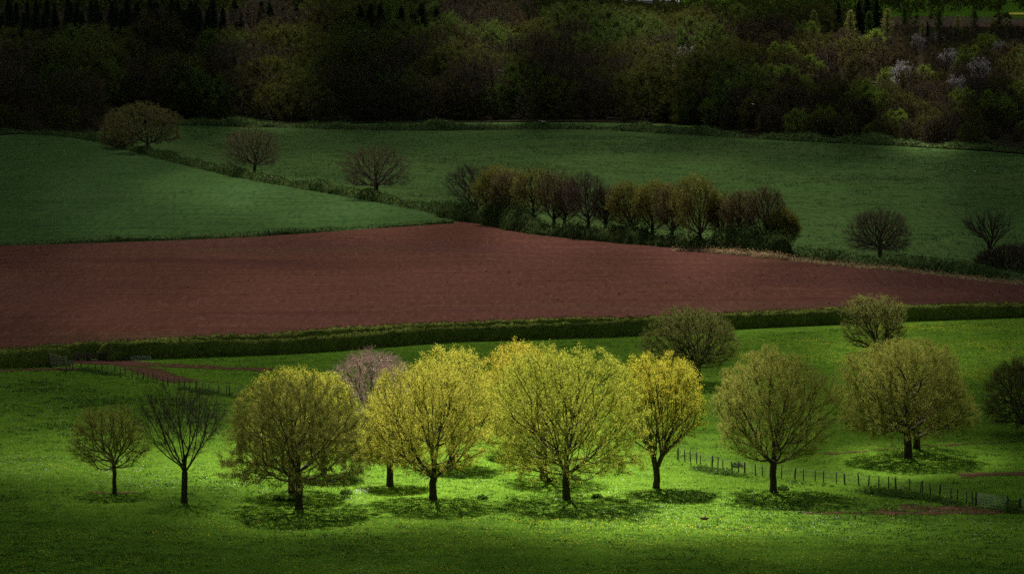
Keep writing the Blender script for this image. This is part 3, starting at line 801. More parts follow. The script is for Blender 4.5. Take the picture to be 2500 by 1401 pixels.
MG = "lone trees along the upper field hedge"
photo_tree("leafy_tree", "wide bronze leaved oak at the head of the diagonal hedge", (362, 374), 256, 262, 432, 350, MG, 41, n=1100, bf=0.5, leaves=30000, leaf=0.22, leaf_m=M_lf_mid2, twig_mat=M_lf_mid2, rbase=0.6, twigs=5, twig_len=1.2, twig_r=0.025, hw=0.42)
photo_tree("leafy_tree", "low bronze shrub leaning against the wide oak", (292, 362), 292, 246, 335, 358, MG, 42, n=900, bf=0.6, leaves=14000, leaf=0.22, leaf_m=M_lf_mid2, twig_mat=M_lf_mid2, rbase=0.25, twigs=4, twig_len=1.0, twig_r=0.025, stems=3, zf=0.6, leader=0)
photo_tree("bare_tree", "neat egg shaped budding tree midway along the diagonal hedge", (622, 430), 312, 548, 679, 404, MG, 43, n=1150, bf=1.5, leaves=12000, leaf=0.15, leaf_m=M_lf_mid2, twig_mat=M_twig, rbase=0.42, twigs=5, twig_len=1.0, sub=1, twig_r=0.015, hw=0.42)
photo_tree("bare_tree", "bare spreading oak with heavy forked trunk near the hedge corner", (918, 488), 358, 838, 992, 455, MG, 44, n=1150, bf=0.8, leaves=9000, leaf=0.13, leaf_m=M_lf_mid2, twig_mat=M_twig, rbase=0.55, twigs=5, twig_len=1.1, sub=1, twig_r=0.015, hw=0.4, lobes=0.18)
photo_tree("bare_tree", "bare brown domed tree alone on the straw coloured bank", (2148, 636), 514, 2074, 2217, 612, MG, 45, n=1150, bf=1.5, leaves=8000, leaf=0.12, leaf_m=M_lf_mid2, twig_mat=M_twig, rbase=0.4, twigs=5, twig_len=0.9, sub=1, twig_r=0.015, hw=0.38)
photo_tree("bare_tree", "scraggly open bare tree above a round thorn bush", (2425, 668), 520, 2350, 2466, 600, MG, 46, n=240, bf=2.2, pl=1.2, twig_up=0.5, leaves=0, rbase=0.32, twigs=3, twig_len=1.1, sub=1, twig_r=0.022, hw=0.62, stems=2, zf=1.2, leader=0)
photo_tree("bare_tree", "round dark thorn bush under the scraggly bare tree", (2476, 672), 600, 2412, 2540, 668, MG, 47, n=1300, bf=0.8, leaves=2500, leaf=0.16, leaf_m=M_lf_mid2, rbase=0.15, twigs=6, twig_len=0.8, sub=1, twig_r=0.018, stems=4, zf=0.4, leader=0, cat="bush")
photo_tree("bare_tree", "small dark thorn bush before the scraggly bare tree", (2418, 668), 612, 2385, 2448, 664, MG, 48, n=800, bf=0.8, leaves=1500, leaf=0.16, leaf_m=M_lf_mid2, rbase=0.12, twigs=6, twig_len=0.7, sub=1, twig_r=0.018, stems=4, zf=0.4, leader=0, cat="bush")

RG = "trees of the hedgerow belt between meadow and red soil"
ROW = [  # base x, base y, top, L, R, leaf material, leaves, label
    (1165, 535, 407, 1090, 1222, None, 900, "grey bare tree at the end of the belt nearest the cereal field"),
    (1205, 548, 410, 1160, 1268, M_lf_mid, 9000, "yellow green tree second in the hedgerow belt"),
    (1243, 553, 418, 1200, 1292, M_lf_mid2, 4500, "brown budding tree beside the yellow green belt tree"),
    (1300, 560, 416, 1255, 1352, M_lf_mid, 4500, "olive budding tree in the first half of the belt"),
    (1352, 566, 421, 1312, 1402, M_lf_mid2, 2500, "dark brown leafless tree in the first half of the belt"),
    (1378, 570, 445, 1345, 1420, M_lf_mid2, 1500, "narrow leafless tree just before the tall grey one"),
    (1437, 577, 428, 1376, 1486, None, 900, "tall grey bare tree before the dip in the belt"),
    (1478, 580, 462, 1448, 1518, None, 900, "small grey bare tree in the dip of the belt"),
    (1540, 587, 450, 1486, 1576, M_lf_mid, 7000, "golden olive tree just past the dip in the belt"),
    (1592, 592, 448, 1548, 1652, M_lf_mid, 9000, "fullest yellow green tree of the belt with ivy dark trunk"),
    (1640, 598, 455, 1600, 1690, M_lf_mid2, 4500, "bronze tree behind the fullest yellow green belt tree"),
    (1710, 606, 437, 1640, 1756, M_lf_mid, 8000, "tallest belt tree with olive crown and straight dark trunk"),
    (1762, 606, 478, 1728, 1796, M_lf_mid, 4000, "low olive tree beside the tallest belt tree"),
    (1808, 612, 474, 1768, 1846, M_lf_mid2, 3500, "slim brown budding tree near the open end of the belt"),
    (1868, 616, 462, 1818, 1914, M_lf_mid2, 2500, "leafless rounded tree near the open end of the belt"),
    (1908, 618, 516, 1872, 1948, M_lf_mid, 8000, "bushy olive tree that ends the belt at the open meadow")]
for i, (bx, by, tp, l, rr, lm, nl, lab) in enumerate(ROW):
    photo_tree("bare_tree" if lm is None or nl < 3000 else "leafy_tree", lab, (bx, by), tp, l, rr, by - 28 if bx < 1900 else by - 10, RG, 60 + i, n=800, bf=1.1,
               leaves=int(nl * 2.3), leaf=0.19, leaf_m=lm or M_twig, twig_mat=M_twig, rbase=0.36, twigs=4, twig_len=1.05, sub=1, twig_r=0.016, hw=0.55, pl=1.5, twig_up=0.35, deep=0.8, zf=(2.6 if bx < 1900 else 0.8))

# ------------------------------------------------------------------ the wood, the scrub and the land beyond
def blob_tree(seed, H, rad, zb, leaves, leaf, mat, hw=0.45, lobes=0.25, bark=None, twig_mat=None, n=260, shell=0.3):
    return tree_meshes(seed, H, max(zb * 0.9, 0.6), zb, rad, rad, rbase=H * 0.018 + 0.03, n=n, bf=0.5, twigs=4, twig_len=rad * 0.28, twig_r=0.04,
                       leaves=leaves, leaf=leaf, leaf_m=mat, bark=bark, twig_mat=twig_mat or M_twig_brown, hw=hw, lobes=lobes, shell=shell, split=0.09, top_bias=0.4)

def conifer(seed, H, rad, mat, slim=False):
    r = np.random.default_rng(seed)
    t = MB(); t.tube([(0, 0, 0), (0, 0, H * .5), (0, 0, H * .98)], [H * .016, H * .01, 0.03], 7, cap=False)
    nb = int(H * 14)
    C = []
    for i in range(nb):
        f = r.uniform(0.04, 1) ** 0.85
        z = H * f
        l = rad * (1 - f) ** (0.8 if not slim else 0.45) * r.uniform(0.6, 1.1) + 0.15
        a = r.uniform(0, 6.283)
        m = int(6 + l * 9)
        q = r.uniform(0.1, 1, m)
        C.append(np.stack([np.cos(a) * l * q, np.sin(a) * l * q, z - q * l * (0.35 if not slim else -1.2) + r.normal(size=m) * .15], 1) + r.normal(size=(m, 3)) * 0.16)
    C = np.concatenate(C)
    v, f = leaf_quads(C, 0.45 if not slim else 0.3, r=r)
    return {"trunk": t.build("trunk", M_bark, smooth=True, link=False), "crown": mk("crown", v, f, mat, link=False)}

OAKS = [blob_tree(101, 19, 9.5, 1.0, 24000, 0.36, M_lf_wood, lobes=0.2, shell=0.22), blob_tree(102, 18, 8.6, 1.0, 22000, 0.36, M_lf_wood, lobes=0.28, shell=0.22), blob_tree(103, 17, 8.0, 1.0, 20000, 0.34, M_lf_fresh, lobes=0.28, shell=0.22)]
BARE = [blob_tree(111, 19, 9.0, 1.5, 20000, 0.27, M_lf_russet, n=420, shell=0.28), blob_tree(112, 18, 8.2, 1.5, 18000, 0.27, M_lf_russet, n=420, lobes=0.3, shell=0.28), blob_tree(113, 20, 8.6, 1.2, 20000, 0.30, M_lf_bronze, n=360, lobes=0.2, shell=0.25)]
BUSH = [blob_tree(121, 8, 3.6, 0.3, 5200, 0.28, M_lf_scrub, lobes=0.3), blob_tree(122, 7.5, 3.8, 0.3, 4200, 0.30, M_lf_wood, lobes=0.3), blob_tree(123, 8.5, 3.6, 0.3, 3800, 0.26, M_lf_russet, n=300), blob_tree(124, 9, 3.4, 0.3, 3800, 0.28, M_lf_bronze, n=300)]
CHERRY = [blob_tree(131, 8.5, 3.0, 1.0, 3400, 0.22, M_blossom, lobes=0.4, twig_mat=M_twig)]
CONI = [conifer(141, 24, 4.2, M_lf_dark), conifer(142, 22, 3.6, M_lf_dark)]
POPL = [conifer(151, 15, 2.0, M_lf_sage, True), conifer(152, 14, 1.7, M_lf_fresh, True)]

def first_or_copy(store, key, name, loc, me, label, group, rz, sc, cat="tree"):
    if key not in store:
        store[key] = plant(name, loc, me, label, group, rz, sc, cat)
        return store[key]
    c = copy_tree(store[key])
    c.location = [float(v) for v in loc]; c.rotation_euler = (0, 0, rz); c.scale = sc
    c.name = name
    tag(c, label, cat, group)
    return c
STORE = {}
rw = np.random.default_rng(77)
def put(kind, i, name, x, y, h, label, group, wide=1.0, cat="tree"):
    sets = {"oak": OAKS, "bare": BARE, "bush": BUSH, "cherry": CHERRY, "coni": CONI, "popl": POPL}[kind]
    me = sets[i % len(sets)]
    nat = {"oak": [19, 18, 17], "bare": [19, 18, 20], "bush": [8, 7.5, 8.5, 9], "cherry": [8.5], "coni": [24, 22], "popl": [15, 14]}[kind][i % len(sets)]
    k = h / nat
    return first_or_copy(STORE, (kind, i % len(sets)), name, (x, y, float(terrain(x, y)) - 0.2), me, label, group, rw.uniform(0, 6.28), (k * wide, k * wide, k), cat)

def d0_at(x):
    return float(np.interp(x, [-190, -150, -125, 0, 59, 88, 155, 260], [1240, 1290, 1362, 1385, 1370, 1240, 1130, 1060]))
WG = "trees of the dark wood across the slope"
WOOD_LABEL = {("oak", 0): "olive leafed broad tree in the dark wood", ("oak", 1): "uneven olive tree in the dark wood", ("oak", 2): "fresh green tree in the dark wood",
              ("bare", 0): "russet leafless wide tree in the dark wood", ("bare", 1): "russet leafless upright tree in the dark wood", ("bare", 2): "bronze budding tall tree in the dark wood"}
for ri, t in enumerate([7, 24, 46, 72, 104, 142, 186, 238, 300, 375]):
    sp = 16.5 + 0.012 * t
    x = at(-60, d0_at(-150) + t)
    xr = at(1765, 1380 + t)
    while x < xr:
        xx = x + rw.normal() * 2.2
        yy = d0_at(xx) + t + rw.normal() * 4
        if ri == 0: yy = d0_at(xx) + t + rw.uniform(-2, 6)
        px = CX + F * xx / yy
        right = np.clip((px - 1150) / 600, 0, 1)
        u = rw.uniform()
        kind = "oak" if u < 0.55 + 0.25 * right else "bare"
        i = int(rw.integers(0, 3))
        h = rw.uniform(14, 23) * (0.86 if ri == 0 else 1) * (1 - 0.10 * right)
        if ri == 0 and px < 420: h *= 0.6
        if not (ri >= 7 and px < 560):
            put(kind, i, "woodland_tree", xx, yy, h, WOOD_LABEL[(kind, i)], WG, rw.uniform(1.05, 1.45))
        x += sp * rw.uniform(0.8, 1.2)
CG = "black conifers along the top of the wood"
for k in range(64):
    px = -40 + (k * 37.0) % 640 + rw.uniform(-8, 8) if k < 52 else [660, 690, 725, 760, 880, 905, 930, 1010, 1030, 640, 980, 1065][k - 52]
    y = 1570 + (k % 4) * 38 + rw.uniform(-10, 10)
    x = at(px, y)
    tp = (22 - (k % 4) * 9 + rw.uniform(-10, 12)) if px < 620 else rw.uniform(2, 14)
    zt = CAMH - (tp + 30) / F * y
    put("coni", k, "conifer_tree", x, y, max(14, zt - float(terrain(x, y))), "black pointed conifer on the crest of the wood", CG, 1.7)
SG = "young trees of the mixed scrub"
SCRUB_LABEL = ["fresh green bushy young tree in the scrub", "olive bushy young tree in the scrub", "russet leafless bushy tree in the scrub", "bronze budding bushy tree in the scrub"]
for ri, t in enumerate([5, 14, 25, 38, 53, 70, 90, 112, 138, 170, 208, 252, 305, 370, 450, 545, 660]):
    sp = 6.6 if t < 300 else 9.5
    yb = 1180 + t
    x = at(1690 + 0.06 * t, yb)
    while x < at(2560, yb):
        xx = x + rw.normal() * 1.3
        yy = d0_at(xx) + t + rw.normal() * 2.5
        px = CX + F * xx / yy
        u = rw.uniform()
        i = 0 if u < 0.22 else 1 if u < 0.45 else 2 if u < 0.75 else 3
        h = rw.uniform(5.5, 10.5) * (1.35 if px < 1950 else 1.0) * (1.2 if t > 300 else 1)
        if px > 2380 and t < 60: h *= 0.55
        if px > 1680 and not (px > 2410 and t < 26):
            put("bush", i, "young_tree", xx, yy, h, SCRUB_LABEL[i], SG, rw.uniform(0.95, 1.35))
        x += sp * rw.uniform(0.75, 1.25)
BG = "blossoming cherries in the scrub"
CH = [(2205, 200, 9.5, "tallest white cherry standing clear above brown scrub"), (2320, 168, 9, "broad white cherry high in the scrub"), (2392, 190, 9, "slanting white cherry past the broad one"), (2238, 132, 7.5, "thin white cherry behind the others near the poplars"), (2290, 130, 7, "sparse white cherry between poplars and broad cherry"), (1678, 165, 11, "pale cherry at the edge between wood and scrub"), (2440, 150, 7, "small pale cherry at the far end of the scrub"), (2335, 232, 7, "faint white cherry low among brown scrub")]
def canopy(px, py, h):
    """ground spot whose tree of height h shows its top at px, py"""
    d = fw + (px - CX) / F * np.array([1, 0, 0]) + (CY - py) / F * up
    P = np.array([0, 0, CAMH]) + _tt[:, None] * d
    m = (P[:, 2] < terrain(P[:, 0], P[:, 1]) + h) & (_tt > 1080)
    p = P[int(np.argmax(m))]
    return p[0], p[1]
for px, py, h, lab in CH:
    h += 1.5
    x, y = canopy(px, py - 46, h)
    put("cherry", 0, "cherry_tree", x, y, h, lab, BG, 1.05)
PG = "pale poplars in a row before the far red field"
for k, (px, tp, lab) in enumerate([(1985, 26, "pale poplar in front of the black spreading cedar"), (2022, 52, "low tawny poplar between cedar and dark broad tree"), (2074, 26, "pale poplar just before the dark block of trees"), (2120, 28, "pale poplar against the dark block of trees"), (2164, 22, "tall pale poplar at the edge of the far red field"), (2206, 18, "tallest pale poplar before the far red field"), (2250, 55, "tawny short poplar before the dark round evergreen"), (2290, 22, "pale poplar over the dark round evergreen"), (2335, 38, "faint tawny poplar past the dark round evergreen"), (2376, 24, "slim tawny poplar near the far end of the row"), (2420, 45, "faint thin poplar at the far end of the row")]):
    y = 2130 + rw.uniform(-20, 20)
    x = at(px, y)
    zt = CAMH - (tp + 30) / F * y
    put("popl", k, "poplar_tree", x, y, max(9, zt - float(terrain(x, y))), lab, PG, 1.9)
for k, (px, y, tp, wide, kind, lab) in enumerate([(1975, 2160, 14, 1.5, "oak", "black spreading cedar above the scrub"), (2095, 2190, 2, 1.9, "coni", "dark tall conifer in the block behind the poplars"), (2115, 2200, -8, 2.2, "coni", "tallest dark conifer in the block behind the poplars"), (2138, 2195, 0, 2.0, "coni", "dark conifer beside the far red field"), (2045, 2180, 2, 1.4, "coni", "lone dark conifer next to the cedar"),
                       (2262, 2110, 52, 1.2, "coni", "dark round evergreen under the far red field"), (2370, 2050, 62, 1.3, "bare", "wide brown tree before the far red field"), (2345, 1960, 85, 1.4, "oak", "round olive tree below the wide brown one"), (2430, 2060, 62, 1.3, "bare", "dark brown tree beyond the last poplar"), (2480, 2060, 66, 1.3, "bare", "dark brown tree at the end of the far hedge"), (2200, 2120, 66, 1.3, "bare", "low dark tree between two pale poplars")]):
    x = at(px, y)
    zt = CAMH - (tp + 30) / F * y
    put(kind, k, "far_tree", x, y, max(8, zt - float(terrain(x, y))), lab, "dark trees beyond the scrub", wide)

field("far_field", [[(2150, 45), (2300, 42), (2520, 47), (2640, 52)], [(2640, 66), (2500, 68), (2150, 66), (2150, 46)]], 40, 0.5, M_farsoil, "distant strip of red ploughed land")
field("far_meadow", [[(2330, 120), (2580, 116)], [(2580, 140), (2330, 142), (2330, 121)]], 30, 0.4, M_fargrass, "small green field beyond the scrub")
field("rape_field", [[(2466, 33), (2500, 32.5), (2560, 32.5)], [(2560, 38), (2466, 37.5), (2466, 33.3)]], 40, 0.6, M_rape, "tiny bright yellow rape field in the distance")
field("distant_field", [[(1180, -8), (1400, -10), (1640, -9)], [(1640, 8), (1180, 6), (1180, -7)]], 60, 0.6, M_fargrass, "pale green distant field over the wood")

def far_woods():
    r = np.random.default_rng(9)
    C = []
    def crown(x, y, h):
        m = 46
        d = unit(r.normal(size=(m, 3))); d[:, 2] = np.abs(d[:, 2]) * 1.1 - 0.15
        C.append(d * np.array([h * .45, h * .45, h * .8]) * r.uniform(0.75, 1.05, (m, 1)) + [x, y, float(terrain(x, y)) + h * 0.15])
    for _ in range(4200):
        px = r.uniform(-60, 2560); y = r.uniform(2500, 5200) if px > 1500 else r.uniform(2000, 5200)
        x = at(px, y)
        py = PX(np.array([x, y, float(terrain(x, y))]))[1]
        if px > 2120 and 34 < py < 70: continue
        if px > 2440 and 26 < py < 40: continue
        if 1150 < px < 1650 and py > -6 and py < 12 and r.uniform() < 0.85: continue
        crown(x, y, r.uniform(9, 17) * (0.7 if y < 2500 else 1))
    C = np.concatenate(C)
    v, f = leaf_quads(C, 3.2, r=r)
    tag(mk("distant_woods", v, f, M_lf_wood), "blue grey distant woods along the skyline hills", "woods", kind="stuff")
far_woods()

M_roof = rough_mat("pale barn roof", (0.45, 0.43, 0.45), (0.62, 0.6, 0.62), 0.3)
M_wall = rough_mat("dull barn wall", (0.12, 0.10, 0.09), (0.2, 0.17, 0.16), 0.3)
for px, py, wd, lab in [(1475, 2, 26, "long pale roofed barn half behind the wood crest"), (1560, 4, 44, "longest pale roofed farm shed in the distance"), (1600, 8, 30, "lower pale roofed shed before the longest one"), (1628, 9, 18, "small pale roofed shed at the end of the farm")]:
    y = 2850.0
    x = at(px, y)
    z = CAMH - (py + 30) / F * y
    gz = float(terrain(x, y))
    e = tag(empty("farm_shed", (x, y, gz)), lab, "barn", "distant farm sheds")
    hgt = max(4.0, z - gz)
    b = MB(); b.box((0, 0, hgt * .5 - 0.3), (wd, 12, hgt + .6)); b.build("wall", M_wall, e)
    rf = MB()
    v = np.array([[-wd / 2 - .4, -6.6, hgt], [wd / 2 + .4, -6.6, hgt], [wd / 2 + .4, 0, hgt + 2.6], [-wd / 2 - .4, 0, hgt + 2.6], [-wd / 2 - .4, 6.6, hgt], [wd / 2 + .4, 6.6, hgt]])
    rf.add(np.concatenate([v, v + [0, 0, .2]]), np.array([[0, 3, 2, 1], [3, 4, 5, 2], [6, 7, 8, 9], [9, 8, 11, 10], [0, 1, 7, 6], [4, 10, 11, 5], [0, 6, 9, 3], [3, 9, 10, 4], [1, 2, 8, 7], [2, 5, 11, 8]]))
    rf.build("roof", M_roof, e)

# ------------------------------------------------------------------ hedges and banks
def strip(name, line, width, height, mat, label, cat, leaf=0.22, dens=26, rough=0.24, box=True, body=None, seed=3, spray=0.0, kind=None, hvar=0.10, end_round=True):
    """a hedge or bank along pixel points: a lumpy body clothed in leaves"""
    r = np.random.default_rng(seed)
    px = smooth_line(line, 10)
    W = np.array([G(*p)[:2] for p in px])
    seg = np.hypot(*np.diff(W, axis=0).T)
    s = np.concatenate([[0], np.cumsum(seg)])
    L = s[-1]
    n = max(int(L / 0.7), 8)
    ss = np.linspace(0, L, n)
    X = np.interp(ss, s, W[:, 0]); Y = np.interp(ss, s, W[:, 1])
    T = unit(np.stack([np.gradient(X), np.gradient(Y)], 1))
    Nn = np.stack([-T[:, 1], T[:, 0]], 1)
    prof = np.array([(-.5, 0), (-.52, .35), (-.5, .75), (-.38, .97), (0, 1.03), (.38, .97), (.5, .75), (.52, .35), (.5, 0)]) if box else np.array([(-.5, 0), (-.42, .3), (-.3, .6), (-.14, .85), (0, .95), (.14, .85), (.3, .6), (.42, .3), (.5, 0)])
    k = len(prof)
    ph = r.uniform(0, 6.28, 6)
    hv = 1 + hvar * (np.sin(ss / 7 + ph[0]) * .5 + np.sin(ss / 2.9 + ph[1]) * .3 + np.sin(ss / 17 + ph[2]) * .5)
    wv = 1 + hvar * (np.sin(ss / 6 + ph[3]) * .4 + np.sin(ss / 2.3 + ph[4]) * .3)
    if end_round:
        e = np.minimum(ss, L - ss)
        q = np.sqrt(np.clip(e / (width * .5), 0.02, 1)); hv = hv * (0.4 + 0.6 * q); wv = wv * q
    V = np.zeros((n, k, 3))
    for j, (a, b) in enumerate(prof):
        off = a * width * wv + r.normal(size=n) * rough * 0.5
        V[:, j, 0] = X + Nn[:, 0] * off; V[:, j, 1] = Y + Nn[:, 1] * off
        V[:, j, 2] = terrain(V[:, j, 0], V[:, j, 1]) - 0.12 + b * height * hv + (r.normal(size=n) * rough * 0.5 if 0 < b else 0)
    i = np.arange(n - 1)[:, None] * k; j = np.arange(k - 1)[None, :]
    Fq = np.stack([i + j, i + k + j, i + k + j + 1, i + j + 1], -1).reshape(-1, 4)
    VV = V.reshape(-1, 3)
    caps = [np.array([list(range(k))]), np.array([list(range((n - 1) * k, n * k))[::-1]])]
    a, b, c, d = (VV[Fq[:, m]] for m in range(4))
    ar = np.linalg.norm(np.cross(c - a, d - b), axis=1) * .5
    m = int(ar.sum() * dens)
    pk = r.choice(len(Fq), m, p=ar / ar.sum())
    u, v = r.uniform(size=(m, 1)), r.uniform(size=(m, 1))
    C = (a[pk] * (1 - u) + b[pk] * u) * (1 - v) + (d[pk] * (1 - u) + c[pk] * u) * v
    C += r.normal(size=C.shape) * leaf * 0.5
    C[:, 2] += np.abs(r.normal(size=m)) * spray
    lv, lf = leaf_quads(C, leaf, r=r)
    o = mk(name, np.concatenate([VV, lv]), [Fq] + caps + [lf + len(VV)], mat)
    if body is not None:
        o.data.materials.append(body)
    return tag(o, label, cat, kind=kind)

strip("hedge", L_REAR, 1.8, 2.1, M_hedge, "long clipped hedge bordering the red ploughed field", "hedge", seed=31, spray=0.12)
H_FRONT = [(238, 879), (400, 873), (700, 862), (900, 848), (1100, 834), (1350, 826), (1600, 816), (1800, 802), (2000, 793), (2200, 784), (2500, 774), (2660, 768)]
strip("hedge", H_FRONT, 2.0, 2.25, M_hedge, "long dark faced hedge along the top of the dandelion pasture", "hedge", seed=32, spray=0.12)
strip("hedge", [(-160, 903), (0, 897), (100, 893), (172, 886)], 2.4, 2.4, M_hedge, "short thick hedge ending beside the pale metal gate", "hedge", seed=33, spray=0.12)
strip("hedge_bank", L_DIAG, 3.4, 1.9, M_rank, "rough dark diagonal hedge bank dividing meadow from cereal", "hedge", leaf=0.38, dens=16, rough=0.35, box=False, seed=34, spray=0.25, hvar=0.5)
strip("hedge_bank", [(1085, 528)] + [(x, y - 3) for x, y in L_ROW[1:6]], 4.8, 3.0, M_ivy, "dark brambly understorey under the hedgerow belt", "hedge", leaf=0.4, dens=16, rough=0.5, box=False, seed=35, spray=0.6, hvar=0.6)
strip("hedge_bank", [(1930, 626), (2080, 642), (2240, 657), (2360, 671), (2500, 684), (2660, 700)], 3.4, 1.7, M_rank, "rough green bank beyond the hedgerow belt", "hedge", leaf=0.34, dens=16, rough=0.35, box=False, seed=36, spray=0.25, hvar=0.5)
strip("grass_bank", [(1640, 612), (1760, 619), (1930, 637), (2080, 652), (2240, 668), (2360, 682), (2500, 696), (2660, 712)], 1.6, 0.7, M_straw, "pale straw coloured grass fringe above the red soil", "grass", leaf=0.36, dens=14, rough=0.2, box=False, seed=37, spray=0.3, hvar=0.6, kind="stuff")
strip("grass_bank", [(x, y - 1) for x, y in L_CROP], 2.0, 0.8, M_rank, "dark grass edge between cereal and red soil", "grass", leaf=0.3, dens=14, rough=0.2, box=False, seed=38, spray=0.2, hvar=0.5, kind="stuff")
strip("hedge_bank", [(425, 306), (700, 312), (1000, 319), (1400, 316), (1640, 327), (1900, 342), (2200, 357), (2500, 373), (2660, 383)], 6.0, 2.2, M_rank, "dark scrubby bank along the foot of the wood", "hedge", leaf=0.45, dens=11, rough=0.5, box=False, seed=39, spray=0.3, hvar=0.7)
strip("hedge", [(430, 290), (560, 291), (700, 296), (860, 299)], 2.5, 2.2, M_lf_russet, "brown winter hedge in front of the wood", "hedge", leaf=0.4, dens=14, rough=0.4, box=False, seed=40, spray=0.3, hvar=0.4)

# ------------------------------------------------------------------ fences and gates
M_post = rough_mat("weathered fence post", (0.05, 0.042, 0.034), (0.11, 0.09, 0.07), 8, 0.95, (1, 1, .3), 0.4)
M_pale = rough_mat("pale weathered rail", (0.18, 0.15, 0.115), (0.30, 0.255, 0.20), 6, 0.9, (1, 1, 1), 0.3)
M_wire = rough_mat("dull wire", (0.10, 0.10, 0.10), (0.18, 0.18, 0.18), 5, 0.6)
M_galv = rough_mat("galvanised steel", (0.30, 0.29, 0.29), (0.44, 0.43, 0.43), 4, 0.55)
def wire_fence(name, label, line, count, hgt, wires, pr=0.055, seed=1, jit=0.06):
    r = np.random.default_rng(seed)
    px = smooth_line(line, 12)
    W = np.array([G(*p)[:2] for p in px])
    s = np.concatenate([[0], np.cumsum(np.hypot(*np.diff(W, axis=0).T))])
    ss = np.linspace(0, s[-1], count) + np.r_[0, r.normal(size=count - 2) * 0.25, 0]
    X = np.interp(ss, s, W[:, 0]); Y = np.interp(ss, s, W[:, 1]); Z = terrain(X, Y)
    e = tag(empty(name, (X[0], Y[0], Z[0])), label, "fence")
    o = np.array([X[0], Y[0], Z[0]])
    hs = []
    for i in range(count):
        b = MB()
        h = hgt * r.uniform(0.92, 1.1); thick = pr * (1.35 if i % 5 == 0 else r.uniform(0.8, 1.05))
        base = np.array([X[i], Y[i], Z[i]]) - o
        lean = np.array([r.normal() * jit, r.normal() * jit, 0])
        b.tube([base + [0, 0, -0.25], base + lean * .5 + [0, 0, h * .5], base + lean + [0, 0, h]], [thick, thick, thick * .95], 7)
        b.build("post", M_post, e)
        hs.append(base + lean * 0.5)
    hs = np.array(hs)
    for k in wires:
        b = MB(); q = hs + [0, 0, hgt * k]
        mid = (q[:-1] + q[1:]) / 2 - [0, 0, 0.02]
        full = np.empty((2 * count - 1, 3)); full[0::2] = q; full[1::2] = mid
        b.tube(full, 0.012, 3)
        b.build("wire", M_wire, e)
    return X, Y
wire_fence("wire_fence", "post and wire fence running down from the wooden gates into the trees", [(198, 902), (270, 913), (360, 930), (450, 948), (520, 960), (610, 971), (700, 985)], 33, 1.15, (0.95, 0.62, 0.3), 0.055, 1)
wire_fence("wire_fence", "post and wire fence running from the golden tree to the metal gate", [(1655, 1122), (1740, 1142), (1830, 1159), (1930, 1170), (2040, 1180), (2130, 1188), (2250, 1205), (2376, 1232)], 35, 1.2, (0.93, 0.6, 0.28), 0.066, 2)
wire_fence("wire_fence", "faint thin fence line crossing the upper meadow", [(2050, 372), (2150, 388), (2300, 408), (2400, 420), (2520, 434)], 22, 1.5, (0.9,), 0.06, 3, 0.1)
wire_fence("wire_fence", "grey posts and wire along the foot of the wood", [(430, 306), (700, 313), (1000, 320), (1400, 317), (1640, 328), (1900, 343), (2200, 358), (2500, 374)], 60, 1.5, (0.9, 0.5), 0.06, 4, 0.1)

def gate(name, label, p0, p1, hgt, bars, mat, brace=True, bar_t=0.05, cat="gate", diag=False, uprights=2, post_mat=None, posts=True, lean=0.0):
    a, b = G(*p0), G(*p1)
    d = b - a; L = float(np.hypot(d[0], d[1])); rz = math.atan2(d[1], d[0])
    e = tag(empty(name, a, rz), label, cat)
    slope = float(d[2])
    bt = bar_t
    def P(f, z):
        return np.array([L * f, lean * z, slope * f + z])
    if posts:
        for f in (-0.02, 1.02):
            q = MB(); q.tube([P(f, -0.3), P(f, hgt * 0.6), P(f, hgt * 1.12)], 0.085, 8); q.build("gate_post", post_mat or M_post, e, smooth=True)
    for k in range(bars):
        z = hgt * (0.10 + 0.88 * (k / (bars - 1)) ** 0.85)
        q = MB(); q.tube([P(0.02, z), P(0.5, z), P(0.98, z)], bt * .5, 6); q.build("bar", mat, e)
    for f in np.linspace(0.02, 0.98, uprights):
        q = MB(); q.tube([P(f, hgt * .08), P(f, hgt * .99)], bt * .6, 6); q.build("upright", mat, e)
    if diag:
        q = MB(); q.tube([P(0.03, hgt * .12), P(0.5, hgt * .95)], bt * .45, 6); q.build("brace", mat, e)
        q = MB(); q.tube([P(0.5, hgt * .95), P(0.97, hgt * .12)], bt * .45, 6); q.build("brace", mat, e)
    return e
gate("field_gate", "pale seven barred gate standing open beside the short thick hedge", (124, 896), (161, 905), 1.75, 7, M_pale, bar_t=0.08, uprights=4, post_mat=M_pale)
gate("rail_fence", "short run of pale rails joining the open gate to the hedge", (104, 891), (123, 895), 1.2, 4, M_pale, bar_t=0.10, cat="fence", uprights=3)
gate("rail_fence", "short tawny rails at the outer end of the open gate", (161, 904), (178, 903), 1.2, 4, M_pale, bar_t=0.12, cat="fence", uprights=3)
gate("wooden_gate", "grey wooden gate with crossed braces nearest the open gate", (168, 882), (213, 881), 1.0, 5, M_post, bar_t=0.11, diag=True, uprights=3)
gate("wooden_gate", "second grey wooden gate hung towards the long hedge", (217, 881), (264, 880), 1.0, 5, M_post, bar_t=0.11, diag=True, uprights=3)
gate("sheep_hurdle", "pale metal hurdle leaning at the foot of the dark hedge", (320, 881), (370, 879), 0.55, 4, M_galv, bar_t=0.07, cat="hurdle", posts=False, lean=0.8)
gate("sheep_hurdle", "dull metal hurdle beside the pale one under the hedge", (295, 882), (318, 881), 0.5, 4, M_post, bar_t=0.06, cat="hurdle", posts=False, lean=0.5)
gate("metal_gate", "pale seven bar metal field gate closing the end of the wire fence", (2384, 1236), (2458, 1246), 1.3, 7, M_galv, bar_t=0.042, uprights=3)
gate("rail_fence", "dim wooden rails between the metal gate and the dark end post", (2462, 1245), (2488, 1246), 0.95, 3, M_post, bar_t=0.09, cat="fence", uprights=2)
